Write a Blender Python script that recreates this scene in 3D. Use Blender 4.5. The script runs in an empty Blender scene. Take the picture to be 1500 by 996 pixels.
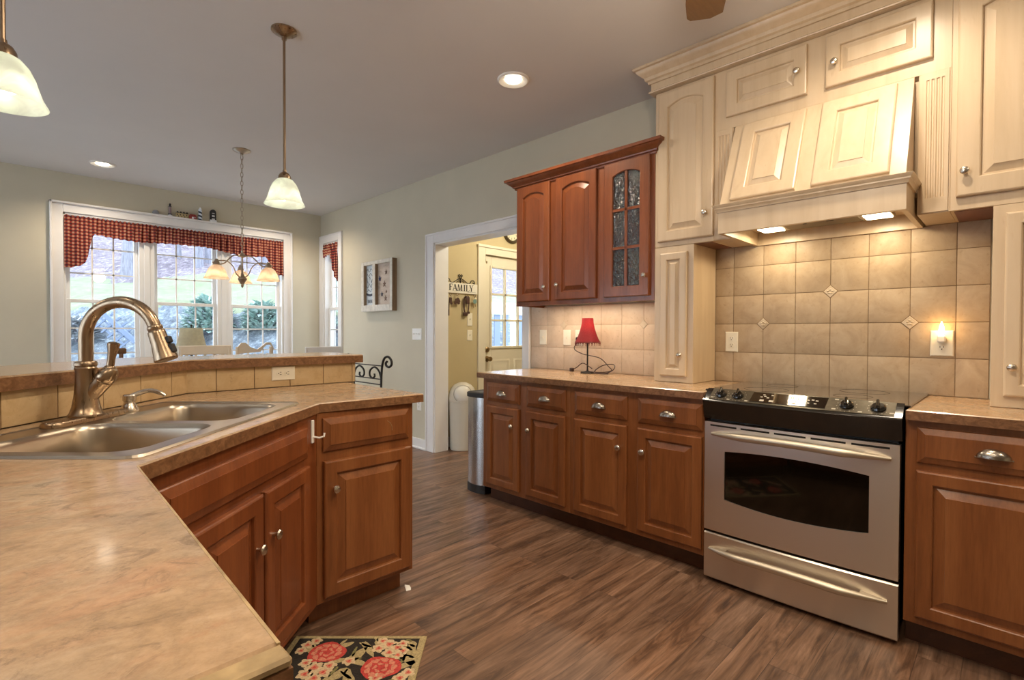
import bpy, bmesh, math, random
from mathutils import Vector, Matrix
random.seed(7)
SC = bpy.context.scene
COL = SC.collection
PI = math.pi

# ------------------------------------------------------------------ camera
CAM_F, CAM_YAW, CAM_PITCH, CAM_ROLL, CAM_H = 745.88, 0.7896, -0.0155, 0.0032, 1.2008
_F = Vector((math.sin(CAM_YAW)*math.cos(CAM_PITCH), math.cos(CAM_YAW)*math.cos(CAM_PITCH), math.sin(CAM_PITCH)))
_R = Vector((math.cos(CAM_YAW), -math.sin(CAM_YAW), 0)); _U = _R.cross(_F)
_R2 = _R*math.cos(CAM_ROLL)+_U*math.sin(CAM_ROLL); _U2 = _U*math.cos(CAM_ROLL)-_R*math.sin(CAM_ROLL)
cd = bpy.data.cameras.new('camera'); cam = bpy.data.objects.new('camera', cd); COL.objects.link(cam)
cd.sensor_fit = 'HORIZONTAL'; cd.sensor_width = 36.0; cd.lens = CAM_F/1500*36.0; cd.clip_start = 0.02; cd.clip_end = 200
cam.matrix_world = Matrix(((_R2.x, _U2.x, -_F.x, 0), (_R2.y, _U2.y, -_F.y, 0), (_R2.z, _U2.z, -_F.z, CAM_H), (0, 0, 0, 1)))
SC.camera = cam
# ------------------------------------------------------------------ view, world
SC.view_settings.view_transform = 'Standard'; SC.view_settings.look = 'None'
SC.view_settings.gamma = 1.0; SC.view_settings.use_curve_mapping = False
SC.view_settings.exposure = 0.30
W_SKY = 4.8
CAN_W, FAN_W, PEND_W, CHAND_W, HOOD_W, MUD_W, UNDER_W = 46, 20, .50, .75, 1.7, 38, 3.0
WARM = (1.0, 0.74, 0.47); SOFT = (1.0, 0.83, 0.63)
world = bpy.data.worlds.new('sky'); SC.world = world; world.use_nodes = True
_wn = world.node_tree
_bg = _wn.nodes['Background']; _bg.inputs[0].default_value = (0.72, 0.85, 1.0, 1); _bg.inputs[1].default_value = W_SKY

def lamp(name, kind, loc, power, color, size=0.05, rot=None, spot=None, blend=0.6, shape=None, sy=None):
    l = bpy.data.lights.new(name, kind); l.energy = power; l.color = color
    if kind == 'AREA':
        l.size = size
        if shape: l.shape = shape
        if sy: l.size_y = sy
    else: l.shadow_soft_size = size
    if kind == 'SPOT': l.spot_size = spot; l.spot_blend = blend
    o = bpy.data.objects.new(name, l); COL.objects.link(o); o.location = loc
    if rot: o.rotation_euler = rot
    return o

# ------------------------------------------------------------------ materials
class NT:
    def __init__(s, name):
        s.m = bpy.data.materials.new(name); s.m.use_nodes = True; s.t = s.m.node_tree
        s.b = s.t.nodes['Principled BSDF']; s.out = s.t.nodes['Material Output']
    def n(s, typ, **kw):
        nd = s.t.nodes.new(typ)
        for k, v in kw.items():
            if k in ('i',):
                for a, b in v.items(): s.set(nd, a, b)
            else: setattr(nd, k, v)
        return nd
    def set(s, nd, a, b):
        if isinstance(b, bpy.types.NodeSocket): s.t.links.new(b, nd.inputs[a])
        else: nd.inputs[a].default_value = b
    def p(s, **kw):
        for k, v in kw.items(): s.set(s.b, k.replace('_', ' '), v)
    def coord(s, scale=(1, 1, 1), rot=(0, 0, 0), kind='Object', loc=(0, 0, 0)):
        c = s.n('ShaderNodeTexCoord'); mp = s.n('ShaderNodeMapping')
        s.t.links.new(c.outputs[kind], mp.inputs[0]); mp.inputs['Scale'].default_value = scale
        mp.inputs['Rotation'].default_value = rot; mp.inputs['Location'].default_value = loc
        return mp.outputs[0]
    def noise(s, vec, scale=5, detail=4, rough=.55, dist=0):
        nd = s.n('ShaderNodeTexNoise', i={'Vector': vec, 'Scale': scale, 'Detail': detail, 'Roughness': rough, 'Distortion': dist})
        return nd.outputs['Fac']
    def ramp(s, fac, stops):
        r = s.n('ShaderNodeValToRGB'); s.set(r, 'Fac', fac); e = r.color_ramp.elements
        while len(e) < len(stops): e.new(0.5)
        for k, (p, c) in enumerate(stops):
            e[k].position = p; e[k].color = (c[0], c[1], c[2], 1) if not isinstance(c, (int, float)) else (c, c, c, 1)
        return r.outputs[0]
    def mix(s, a, b, f, mode='MIX'):
        m = s.n('ShaderNodeMix', data_type='RGBA', blend_type=mode)
        for k, v in ((0, f), (6, a), (7, b)):
            if isinstance(v, bpy.types.NodeSocket): s.t.links.new(v, m.inputs[k])
            else: m.inputs[k].default_value = v if isinstance(v, (int, float)) else (v[0], v[1], v[2], 1)
        return m.outputs[2]
    def math(s, op, a, b=0.0, c=0.0):
        m = s.n('ShaderNodeMath', operation=op)
        for k, v in ((0, a), (1, b), (2, c)): s.set(m, k, v)
        return m.outputs[0]
    def bump(s, h, strength=.2, dist=.01):
        b = s.n('ShaderNodeBump', i={'Height': h, 'Strength': strength, 'Distance': dist}); s.set(s.b, 'Normal', b.outputs[0])

def c4(c): return (c[0], c[1], c[2], 1)
def plain(name, col, rough=.5, metal=0.0, **kw):
    m = NT(name); m.p(Base_Color=c4(col), Roughness=rough, Metallic=metal)
    for k, v in kw.items(): m.set(m.b, k.replace('_', ' '), v)
    return m.m
def speck(name, col, amt=.12, scale=30, rough=.5, metal=0.0, stretch=(1, 1, 1), bump=0):
    m = NT(name); f = m.noise(m.coord(stretch), scale, 5)
    d = tuple(x*(1-amt) for x in col); l = tuple(min(1, x*(1+amt)) for x in col)
    m.p(Base_Color=m.ramp(f, [(.3, d), (.7, l)]), Roughness=rough, Metallic=metal)
    if bump: m.bump(f, bump, .004)
    return m.m
def wood(name, dark, mid, light, rough=.32, along='z', scale=1.0, coat=0.25):
    m = NT(name)
    st = {'z': (9, 9, .7), 'x': (.7, 9, 9), 'y': (9, .7, 9)}[along]
    v = m.coord(tuple(x*scale for x in st))
    big = m.noise(v, 1.2, 5, .6, .6); fine = m.noise(m.coord(tuple(x*scale*7 for x in st)), 2.0, 3, .6)
    base = m.ramp(big, [(.25, dark), (.5, mid), (.75, light)])
    col = m.mix(base, m.ramp(fine, [(.3, (.70, .66, .62)), (.6, (1, 1, 1))]), .6, 'MULTIPLY')
    m.p(Base_Color=col, Roughness=rough, Coat_Weight=coat, Coat_Roughness=.15)
    m.bump(fine, .05, .002)
    return m.m
def metal(name, col, rough=.28, brush=None):
    m = NT(name); m.p(Base_Color=c4(col), Metallic=1.0, Roughness=rough)
    if brush:
        f = m.noise(m.coord(brush), 1.0, 3)
        m.p(Roughness=m.ramp(f, [(.3, rough*.75), (.7, rough*1.3)])); m.bump(f, .04, .001)
    return m.m
def glow(name, col, strength, base=(.9, .88, .82)):
    m = NT(name); m.p(Base_Color=c4(base), Emission_Color=c4(col), Emission_Strength=strength, Roughness=.4)
    return m.m
def clear_glass(name, tint=(1, 1, 1), refl=.08, rough=0.0):
    m = NT(name)
    tr = m.n('ShaderNodeBsdfTransparent', i={'Color': c4(tint)})
    gl = m.n('ShaderNodeBsdfGlossy', i={'Roughness': rough})
    lw = m.n('ShaderNodeLayerWeight', i={'Blend': .5}); fr = m.math('ADD', m.math('MULTIPLY', m.math('POWER', lw.outputs['Facing'], 5.0), .8), .03)
    mx = m.n('ShaderNodeMixShader')
    m.t.links.new(fr, mx.inputs[0]); m.t.links.new(tr.outputs[0], mx.inputs[1]); m.t.links.new(gl.outputs[0], mx.inputs[2])
    m.t.links.new(mx.outputs[0], m.out.inputs[0])
    return m.m

MAT = {}
M = MAT
M['wall'] = speck('greige_wall_paint', (.57, .525, .405), .03, 3, .75)
M['ceiling'] = speck('ceiling_paint', (.66, .64, .62), .02, 2, .9)
M['mud_wall'] = speck('olive_wall_paint', (.52, .43, .25), .03, 3, .75)
M['trim'] = speck('white_trim_paint', (.78, .77, .76), .03, 4, .4)
M['door_paint'] = speck('cream_door_paint', (.74, .68, .54), .03, 4, .45)
M['cherry'] = wood('cherry_wood', (.150, .049, .0140), (.235, .080, .0235), (.305, .115, .037))
M['cherry_red'] = wood('cherry_wood_red', (.145, .039, .0115), (.212, .060, .0175), (.27, .084, .026))  # redder, darker cherry; the sink cabinet's shade is put into this colour
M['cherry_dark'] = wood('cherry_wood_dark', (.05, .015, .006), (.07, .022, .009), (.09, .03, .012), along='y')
def cream_wood():
    m = NT('cream_glazed_wood')
    f = m.noise(m.coord((14, 14, .9)), 1.3, 5, .6, .4)
    sp = m.noise(m.coord((6, 6, 2)), 6, 2, .6)
    col = m.ramp(f, [(.25, (.55, .415, .265)), (.5, (.62, .48, .32)), (.75, (.66, .525, .365))])
    col = m.mix(col, (.45, .30, .17), m.ramp(sp, [(.68, 0.0), (.80, .35)]))
    m.p(Base_Color=col, Roughness=.36, Coat_Weight=.15, Coat_Roughness=.2)
    return m.m
M['cream'] = cream_wood()
def laminate():
    m = NT('tan_stone_laminate')
    rot = (0, 0, .9)
    a = m.noise(m.coord((1, 1.5, 1.5), rot), 8, 6, .62, 1.2); big = m.noise(m.coord((1, 1.3, 1), rot), 3.2, 4, .6, .5)
    c = m.noise(m.coord((1, 1.7, 1), rot, loc=(5, 2, 1)), 7, 5, .65, 1.0); w = m.noise(m.coord((1, 1.5, 1), rot, loc=(2, 7, 3)), 13, 7, .74, 1.0); fine = m.noise(m.coord((1, 1.2, 1), rot), 42, 6, .78)
    base = m.ramp(a, [(.26, (.36, .245, .145)), (.42, (.43, .29, .168)), (.54, (.47, .32, .19)), (.72, (.53, .385, .245))])
    col = m.mix(base, (.47, .25, .135), m.ramp(c, [(.50, 0.0), (.68, .6)]))
    col = m.mix(col, (.34, .265, .18), m.ramp(big, [(.50, 0.0), (.70, .65)]))
    col = m.mix(col, (.20, .135, .085), m.ramp(w, [(.54, 0.0), (.66, .62)]))
    col = m.mix(col, m.ramp(fine, [(.32, (.70, .68, .66)), (.62, (1.08, 1.07, 1.06))]), .75, 'MULTIPLY')
    m.p(Base_Color=col, Roughness=.26, Coat_Weight=.25, Coat_Roughness=.10)
    return m.m
M['laminate'] = laminate()
def lam_edge():
    m = NT('brown_stone_edge')
    a = m.noise(m.coord((9, 9, 12)), 4, 6, .7, 1.2)
    m.p(Base_Color=m.ramp(a, [(.25, (.075, .032, .013)), (.5, (.20, .095, .042)), (.75, (.33, .175, .085))]), Roughness=.35)
    return m.m
M['lam_edge'] = lam_edge()
M['edge_strip'] = speck('tan_edge_strip', (.40, .285, .145), .4, 22, .35)
def tile(name, c0, c1, c2):
    m = NT(name)
    a = m.noise(m.coord((1, 1, 1)), 9, 6, .68, .6); b = m.noise(m.coord((1, 1, 1)), 45, 3, .7)
    col = m.ramp(a, [(.28, c0), (.5, c1), (.72, c2)])
    col = m.mix(col, (.30, .20, .11), m.ramp(b, [(.60, 0.0), (.76, .55)]))
    m.p(Base_Color=col, Roughness=.48); m.bump(b, .08, .002)
    return m.m
M['tile'] = tile('beige_stone_tile', (.37, .265, .165), (.45, .335, .215), (.51, .395, .265))
M['tile_bar'] = tile('tan_travertine_tile', (.46, .31, .15), (.56, .40, .215), (.62, .47, .27))
M['grout'] = speck('brown_grout', (.26, .175, .10), .2, 40, .9)
M['grout_dark'] = speck('dark_brown_grout', (.12, .055, .022), .2, 40, .9)
def floor_mat():
    m = NT('walnut_plank_floor')
    # planks run along world direction PLANK (about 27 deg to the x axis)
    v = m.coord((1, 1, 1), (0, 0, 0))
    br = m.n('ShaderNodeTexBrick', offset=.37, i={'Vector': v, 'Scale': 1.0, 'Mortar Size': .0012, 'Brick Width': 1.2, 'Row Height': .125, 'Color1': (0, 0, 0, 1), 'Color2': (1, 1, 1, 1), 'Mortar': (.5, .5, .5, 1)})
    off = m.n('ShaderNodeVectorMath', operation='MULTIPLY_ADD')
    m.set(off, 0, br.outputs['Color']); off.inputs[1].default_value = (7, 5, 3); m.set(off, 2, v)
    mp = m.n('ShaderNodeMapping'); mp.inputs['Scale'].default_value = (1.3, 11, 1); m.set(mp, 0, off.outputs[0])
    g = m.noise(mp.outputs[0], 1.6, 7, .68, .9)
    mp2 = m.n('ShaderNodeMapping'); mp2.inputs['Scale'].default_value = (3, 70, 1); m.set(mp2, 0, off.outputs[0])
    fine = m.noise(mp2.outputs[0], 1.5, 4, .6)
    col = m.ramp(g, [(.28, (.048, .027, .018)), (.41, (.115, .064, .039)), (.53, (.205, .120, .076)), (.72, (.32, .20, .135))])
    tint = m.ramp(m.n('ShaderNodeSeparateColor', i={0: br.outputs['Color']}).outputs[0], [(0, (.78, .76, .76)), (.5, (1, 1, 1)), (1, (1.14, 1.05, .96))])
    col = m.mix(col, tint, 1.0, 'MULTIPLY')
    col = m.mix(col, m.ramp(fine, [(.3, (.62, .60, .60)), (.62, (1.08, 1.06, 1.04))]), .8, 'MULTIPLY')
    col = m.mix(col, (.03, .018, .012), m.math('MULTIPLY', br.outputs['Fac'], .6))
    m.p(Base_Color=col, Roughness=m.ramp(fine, [(.3, .42), (.7, .30)])); m.bump(fine, .06, .002)
    return m.m
M['floor'] = floor_mat()
M['steel'] = metal('brushed_steel', (.76, .71, .63), .34)
_sb = M['steel'].node_tree.nodes['Principled BSDF']; _sb.inputs['Anisotropic'].default_value = .45; _sb.inputs['Anisotropic Rotation'].default_value = .25
M['steel_sink'] = metal('satin_steel', (.50, .43, .34), .30)
M['nickel'] = metal('satin_nickel', (.62, .56, .48), .26)
M['bronze'] = metal('brushed_bronze', (.35, .255, .168), .31, (90, 90, 4))
M['brass_old'] = metal('antique_brass', (.30, .21, .11), .35)
M['iron'] = plain('black_iron', (.025, .022, .02), .5, .6)
M['black_gloss'] = plain('black_enamel', (.008, .007, .006), .18, 0, Coat_Weight=.5)
M['black_glass'] = plain('black_ceramic_glass', (.010, .008, .007), .06, 0, Coat_Weight=1.0, Specular_IOR_Level=.8)
M['oven_glass'] = plain('dark_oven_glass', (.010, .007, .004), .07, 0, Coat_Weight=1.0)
M['panel_gray'] = speck('grey_brown_enamel', (.085, .072, .052), .15, 60, .32, .5)
M['black'] = plain('matte_black', (.015, .013, .012), .5)
M['dark_hole'] = plain('dark_gap', (.006, .005, .004), .8)
M['white_mark'] = plain('white_print', (.42, .39, .32), .5)
M['plate'] = plain('ivory_plastic', (.80, .75, .62), .35)
M['plate_white'] = plain('white_plastic', (.82, .81, .77), .35)
M['slot'] = plain('slot_shadow', (.05, .035, .02), .7)
M['glass'] = clear_glass('window_glass')
M['white_trim_win'] = speck('white_vinyl', (.80, .80, .79), .02, 5, .35)

# ------------------------------------------------------------------ geometry helpers
def nb(): return bmesh.new()
def wm(o):
    m = Matrix.Identity(4)
    while o is not None:
        m = o.matrix_basis @ m; o = o.parent
    return m
def obj(name, bm, mat, parent=None, local=False, sharp=35, origin=None):
    bmesh.ops.recalc_face_normals(bm, faces=bm.faces[:])
    if parent is not None:
        if not local: bm.transform(wm(parent).inverted())
    elif origin is None:
        xs = [v.co for v in bm.verts]
        lo = [min(v[i] for v in xs) for i in range(3)]; hi = [max(v[i] for v in xs) for i in range(3)]
        origin = Vector(((lo[0]+hi[0])/2, (lo[1]+hi[1])/2, lo[2]))
    if parent is None: bm.transform(Matrix.Translation(-Vector(origin)))
    me = bpy.data.meshes.new(name); bm.to_mesh(me); bm.free()
    for mm in (mat if isinstance(mat, (list, tuple)) else [mat]): me.materials.append(mm)
    if sharp:
        me.polygons.foreach_set('use_smooth', [True]*len(me.polygons)); me.set_sharp_from_angle(angle=math.radians(sharp))
    o = bpy.data.objects.new(name, me); COL.objects.link(o)
    if parent is not None: o.parent = parent
    else: o.location = origin
    return o
def bmj(o, bm, mat):
    me = o.data; k = len(me.materials); me.materials.append(mat)
    for f in bm.faces: f.material_index = k
    b2 = nb(); b2.from_mesh(me); tmp = bpy.data.meshes.new('t'); bm.to_mesh(tmp); b2.from_mesh(tmp); b2.to_mesh(me); b2.free(); bm.free(); bpy.data.meshes.remove(tmp)
def tag(o, label=None, cat=None, group=None, kind=None):
    if label: o['label'] = label
    if cat: o['category'] = cat
    if group: o['group'] = group
    if kind: o['kind'] = kind
    return o
def thing(name, label, cat, loc=(0, 0, 0), rz=0, group=None):
    o = bpy.data.objects.new(name, None); COL.objects.link(o); o.location = loc; o.rotation_euler = (0, 0, rz)
    o.empty_display_size = .05
    return tag(o, label, cat, group)
def struct(name, bm, mat, parent=None, **kw):
    o = obj(name, bm, mat, parent, **kw)
    if parent is None: o['kind'] = 'structure'
    return o
def sroot(name, loc=(0, 0, 0), rz=0):
    o = bpy.data.objects.new(name, None); COL.objects.link(o); o.location = loc; o.rotation_euler = (0, 0, rz); o['kind'] = 'structure'
    return o

def box(bm, x0, x1, y0, y1, z0, z1, bev=0, T=None, mi=0, seg=1):
    vs = [bm.verts.new((x, y, z)) for x in (x0, x1) for y in (y0, y1) for z in (z0, z1)]
    idx = [(0, 1, 3, 2), (4, 6, 7, 5), (0, 4, 5, 1), (2, 3, 7, 6), (0, 2, 6, 4), (1, 5, 7, 3)]
    fs = [bm.faces.new([vs[i] for i in q]) for q in idx]
    if bev:
        es = list({e for f in fs for e in f.edges})
        r = bmesh.ops.bevel(bm, geom=es, offset=bev, segments=seg, affect='EDGES', profile=.6)
        vs = list({v for f in r['faces'] for v in f.verts} | {v for v in vs if v.is_valid})
        fs = list({f for v in vs for f in v.link_faces})
    for f in fs: f.material_index = mi
    if T is not None: bmesh.ops.transform(bm, matrix=T, verts=list({v for f in fs for v in f.verts}))
    return fs
def rings(bm, rs, cap0=True, cap1=True, closed=True, T=None, mi=0):
    vr = [[bm.verts.new(T @ Vector(p) if T is not None else p) for p in r] for r in rs]
    n = len(rs[0]); fs = []
    for a, b in zip(vr[:-1], vr[1:]):
        for i in range(n if closed else n-1):
            j = (i+1) % n
            fs.append(bm.faces.new((a[i], a[j], b[j], b[i])))
    if cap0: fs.append(bm.faces.new(vr[0][::-1]))
    if cap1: fs.append(bm.faces.new(vr[-1]))
    for f in fs: f.material_index = mi
    return vr
def lathe(bm, prof, T=None, n=20, cap0=True, cap1=True, mi=0):
    rs = [[(r*math.cos(2*PI*k/n), r*math.sin(2*PI*k/n), z) for k in range(n)] for r, z in prof]
    return rings(bm, rs, cap0, cap1, True, T, mi)
def tr(x, y, z): return Matrix.Translation((x, y, z))
def align(p, d, up=(0, 0, 1)):
    """matrix whose local z points along d, at p"""
    d = Vector(d).normalized(); q = Vector((0, 0, 1)).rotation_difference(d)
    return Matrix.Translation(p) @ q.to_matrix().to_4x4()
def tube(bm, pts, r, n=8, cap=True, closed=False, mi=0):
    pts = [Vector(p) for p in pts]; N = len(pts)
    rr = r if isinstance(r, (list, tuple)) else [r]*N
    tg = []
    for i in range(N):
        a = pts[(i-1) % N] if (closed or i > 0) else pts[i]; b = pts[(i+1) % N] if (closed or i < N-1) else pts[i]
        tg.append((b-a).normalized())
    ref = Vector((0, 0, 1)) if abs(tg[0].z) < .9 else Vector((1, 0, 0))
    u = tg[0].cross(ref).normalized(); rs = []
    for i in range(N):
        if i: 
            q = tg[i-1].rotation_difference(tg[i]); u = (q @ u).normalized()
        w = tg[i].cross(u).normalized()
        rs.append([tuple(pts[i]+(u*math.cos(2*PI*k/n)+w*math.sin(2*PI*k/n))*rr[i]) for k in range(n)])
    if closed: rs.append(rs[0]); cap = False
    return rings(bm, rs, cap, cap, True, None, mi)
def spline(pts, k=6):
    P = [Vector(p) for p in pts]; P = [P[0]*2-P[1]]+P+[P[-1]*2-P[-2]]; out = []
    for i in range(1, len(P)-2):
        for s in range(k):
            t = s/k; a, b, c, d = P[i-1], P[i], P[i+1], P[i+2]
            out.append(.5*((2*b)+(c-a)*t+(2*a-5*b+4*c-d)*t*t+(3*b-a-3*c+d)*t**3))
    out.append(P[-2]); return out
def prism(bm, pts, z0, z1, mi=0):
    return rings(bm, [[(x, y, z0) for x, y in pts], [(x, y, z1) for x, y in pts]], mi=mi)
def extr(bm, pts, vec, mi=0, T=None):
    v = Vector(vec); return rings(bm, [pts, [tuple(Vector(p)+v) for p in pts]], mi=mi, T=T)
def offs(path, d, closed=False):
    """offset a 2D path to its left by d with mitres"""
    n = len(path); out = []
    for i in range(n):
        P = Vector(path[i]); ns = []
        for a, b in (((i-1) % n, i), (i, (i+1) % n)):
            if not closed and (a > b): continue
            e = (Vector(path[b])-Vector(path[a])); 
            if e.length < 1e-9: continue
            e.normalize(); ns.append(Vector((-e.y, e.x)))
        if len(ns) == 1: out.append(tuple(P+ns[0]*d))
        else:
            m = (ns[0]+ns[1]).normalized(); out.append(tuple(P+m*(d/max(.2, m.dot(ns[0])))))
    return out
def molding(bm, path, prof, z, mi=0):
    """profile (out, up) swept along a 2D path; out is to the right of travel"""
    rs = []
    cols = [offs(path, -o) for o, u in prof]
    for i in range(len(path)):
        rs.append([(cols[k][i][0], cols[k][i][1], z+prof[k][1]) for k in range(len(prof))])
    return rings(bm, rs, True, True, True, None, mi)
def slab(bm, outer, z0, z1, ch=.004, hole=None, mi_top=0, mi_side=1):
    """counter slab: CCW outline, chamfered upper edge, optional hole"""
    o2 = offs(outer, ch, True)
    a = [bm.verts.new((x, y, z0)) for x, y in outer]; b = [bm.verts.new((x, y, z1-ch)) for x, y in outer]; c = [bm.verts.new((x, y, z1)) for x, y in o2]
    n = len(outer)
    for p, q, mi in ((a, b, mi_side), (b, c, mi_top)):
        for i in range(n):
            j = (i+1) % n; f = bm.faces.new((p[i], p[j], q[j], q[i])); f.material_index = mi
    if hole:
        h1 = [bm.verts.new((x, y, z1)) for x, y in hole]; h0 = [bm.verts.new((x, y, z0)) for x, y in hole]; m = len(hole)
        for i in range(m):
            j = (i+1) % m; f = bm.faces.new((h1[i], h1[j], h0[j], h0[i])); f.material_index = mi_side
    for lp, hl, mi in ((c, h1 if hole else None, mi_top), (a, h0 if hole else None, mi_side)):
        es = []
        for L in (lp, hl):
            if L is None: continue
            for i in range(len(L)):
                p, q = L[i], L[(i+1) % len(L)]
                es.append(bm.edges.get((p, q)) or bm.edges.new((p, q)))
        r = bmesh.ops.triangle_fill(bm, edges=es, use_beauty=True)
        for f in r['geom']:
            if isinstance(f, bmesh.types.BMFace): f.material_index = mi
def rrect(u0, u1, v0, v1, r, k=5):
    out = []
    for cx, cy, a0 in ((u1-r, v0+r, -PI/2), (u1-r, v1-r, 0), (u0+r, v1-r, PI/2), (u0+r, v0+r, PI)):
        for i in range(k+1):
            a = a0+PI/2*i/k; out.append((cx+r*math.cos(a), cy+r*math.sin(a)))
    return out
def text_bm(s, size, T, depth=.001, mi=0, sx=1.0):
    cu = bpy.data.curves.new('txt', 'FONT'); cu.body = s; cu.size = size; cu.extrude = depth; cu.align_x = 'CENTER'; cu.align_y = 'CENTER'
    ob = bpy.data.objects.new('txt', cu); COL.objects.link(ob)
    dg = bpy.context.evaluated_depsgraph_get(); ev = ob.evaluated_get(dg); me = ev.to_mesh()
    bm = nb(); bm.from_mesh(me); ev.to_mesh_clear()
    bpy.data.objects.remove(ob); bpy.data.curves.remove(cu)
    bm.transform(T @ Matrix.Diagonal((sx, 1, 1, 1)))
    return bm
def star_pts(r, r2=.42):
    return [((r if k % 2 == 0 else r*r2)*math.sin(PI*k/5), (r if k % 2 == 0 else r*r2)*math.cos(PI*k/5)) for k in range(10)]

# ------------------------------------------------------------------ cabinet pieces (local frame: x right, y into the cabinet, z up, front face y=0)
def ring_pts(u0, u1, v0, v1, y, rise=0, K=1):
    p = [(u0, y, v0), (u1, y, v0)]
    for k in range(K+1):
        t = k/K; u = u1+(u0-u1)*t
        p.append((u, y, v1-rise*(2*t-1)**2))
    return p
def knob(parent, u, v, y, mat=None, T=None, name='knob', r=.0170):
    bm = nb(); s = r/.0145
    T0 = tr(u, y, v) @ Matrix.Rotation(PI/2, 4, 'X')
    if T is not None: T0 = T @ T0
    lathe(bm, [(.006*s, 0), (.0055*s, .010), (.0075*s, .014), (.0135*s, .018), (.0145*s, .022), (.012*s, .027), (.006*s, .030), (.001, .0305)], T0, 14)
    return obj(name, bm, mat or M['nickel'], parent, local=True)
def cup_pull(parent, u, v, y):
    bm = nb(); rs = []
    for i in range(9):           # quarter-ellipsoid shell, open underneath
        ph = PI/2*i/8; rs.append([(u-.046*math.cos(b), y-.001-.026*math.sin(b)*math.sin(ph), v-.014+.033*math.sin(b)*math.cos(ph)) for b in [PI*(.02+.96*k/16) for k in range(17)]])
    rings(bm, rs, False, False, False)
    bmesh.ops.solidify(bm, geom=bm.faces[:], thickness=.0016)
    box(bm, u-.050, u+.050, y-.0025, y, v-.017, v-.012)
    return obj('cup_pull', bm, M['nickel'], parent, local=True)
def panel_door(root, u0, u1, v0, v1, mat, t=.020, rise=0, fw=.056, T=None, name='door', kn=None, glass=None, kr=.0170, raise_=.034):
    bm = nb(); K = 12 if rise else 1
    def R(ins, y, rs=0): return ring_pts(u0+ins, u1-ins, v0+ins, v1-ins, y, rs, K)
    if glass is None:
        R6 = [R(0, 0), R(0, -t+.006), R(.0025, -t+.002), R(.007, -t), R(fw-.006, -t, rise), R(fw-.002, -t+.003, rise), R(fw, -t+.0125, rise),
              R(fw+.007, -t+.0125, rise), R(fw+raise_, -t+.002, rise*.95), R(fw+raise_+.0006, -t-.0005, rise*.95)]
        rings(bm, R6, True, True, T=T)
    else:
        R6 = [R(fw, 0, rise), R(0, 0), R(0, -t+.005), R(.005, -t), R(fw-.003, -t, rise), R(fw, -t+.005, rise), R(fw, 0, rise)]
        rings(bm, R6, False, False, T=T)
        a0, a1, b0, b1 = u0+fw, u1-fw, v0+fw, v1-fw
        uc = (a0+a1)/2
        box(bm, uc-.008, uc+.008, -t+.003, -.004, b0, b1-.001)
        for k in (1, 2): box(bm, a0, a1, -t+.003, -.004, b0+(b1-b0)*k/3-.008, b0+(b1-b0)*k/3+.008)
    d = obj(name, bm, mat, root, local=True, sharp=9)
    if glass is not None:
        bm = nb(); rings(bm, [ring_pts(u0+fw-.004, u1-fw+.004, v0+fw-.004, v1-fw+.004, -.009, rise, K), ring_pts(u0+fw-.004, u1-fw+.004, v0+fw-.004, v1-fw+.004, -.005, rise, K)])
        obj('glass_panes', bm, glass, d, local=True)
    if kn: tag(knob(d, kn[0], kn[1], -t, T=T, r=kr), 'satin nickel knob')
    return d
def drawer_front(root, u0, u1, v0, v1, mat, t=.020, bw=.026, name='drawer', pull=True):
    bm = nb()
    def R(ins, y): return ring_pts(u0+ins, u1-ins, v0+ins, v1-ins, y)
    rings(bm, [R(0, 0), R(0, -t+.013), R(.003, -t+.010), R(bw-.001, -t+.002), R(bw, -t-.0005)])
    d = obj(name, bm, mat, root, local=True, sharp=9)
    if pull: tag(cup_pull(d, (u0+u1)/2, (v0+v1)/2, -t), 'polished nickel cup pull')
    return d
def carcass(root, w, z0, z1, depth, mat, name='body', openings=None):
    bm = nb(); box(bm, 0, w, 0, depth, z0, z1, .002)
    return obj(name, bm, mat, root, local=True)
RW = -PI/2   # rotation of things on the right wall: local x -> -Y, local y -> +X

# ================================================================== ROOM SHELL
XW, YF, ZC = 3.045, 6.63, 2.745
XL, YB = -2.7, -2.2
WT = .155
bm = nb(); box(bm, XL-.2, 5.4, YB-.2, YF+.05, -.12, 0); struct('floor', bm, M['floor'], origin=(0, 0, 0))
bm = nb(); box(bm, XL-.2, XW+WT, YB-.2, YF+.2, ZC, ZC+.12); struct('ceiling', bm, M['ceiling'])
def wall_x(bm, x0, x1, ys, z1, holes):
    """wall slab normal to x between ys, with rectangular holes (ya,yb,za,zb)"""
    y = ys[0]
    for ya, yb, za, zb in sorted(holes):
        box(bm, x0, x1, y, ya, 0, z1)
        if za > 0: box(bm, x0, x1, ya, yb, 0, za)
        if zb < z1: box(bm, x0, x1, ya, yb, zb, z1)
        y = yb
    box(bm, x0, x1, y, ys[1], 0, z1)
def wall_y(bm, y0, y1, xs, z1, holes):
    x = xs[0]
    for xa, xb, za, zb in sorted(holes):
        box(bm, x, xa, y0, y1, 0, z1)
        if za > 0: box(bm, xa, xb, y0, y1, 0, za)
        if zb < z1: box(bm, xa, xb, y0, y1, zb, z1)
        x = xb
    box(bm, x, xs[1], y0, y1, 0, z1)
DY0, DY1, DZ = 2.885, 4.10, 2.075          # doorway to the mudroom
WX0, WX1, WZ0, WZ1 = .452, 2.556, .66, 2.36  # triple window
SY0, SY1 = 6.105, 6.525                     # side window
bm = nb(); wall_x(bm, XW, XW+WT, (YB-.2, YF+.2), ZC, [(DY0, DY1, 0, DZ), (SY0, SY1, WZ0, WZ1)]); struct('wall_right', bm, M['wall'], sharp=0)
bm = nb(); wall_y(bm, YF, YF+.18, (XL-.2, XW), ZC, [(WX0, WX1, WZ0, WZ1)]); struct('wall_far', bm, M['wall'], sharp=0)
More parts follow.
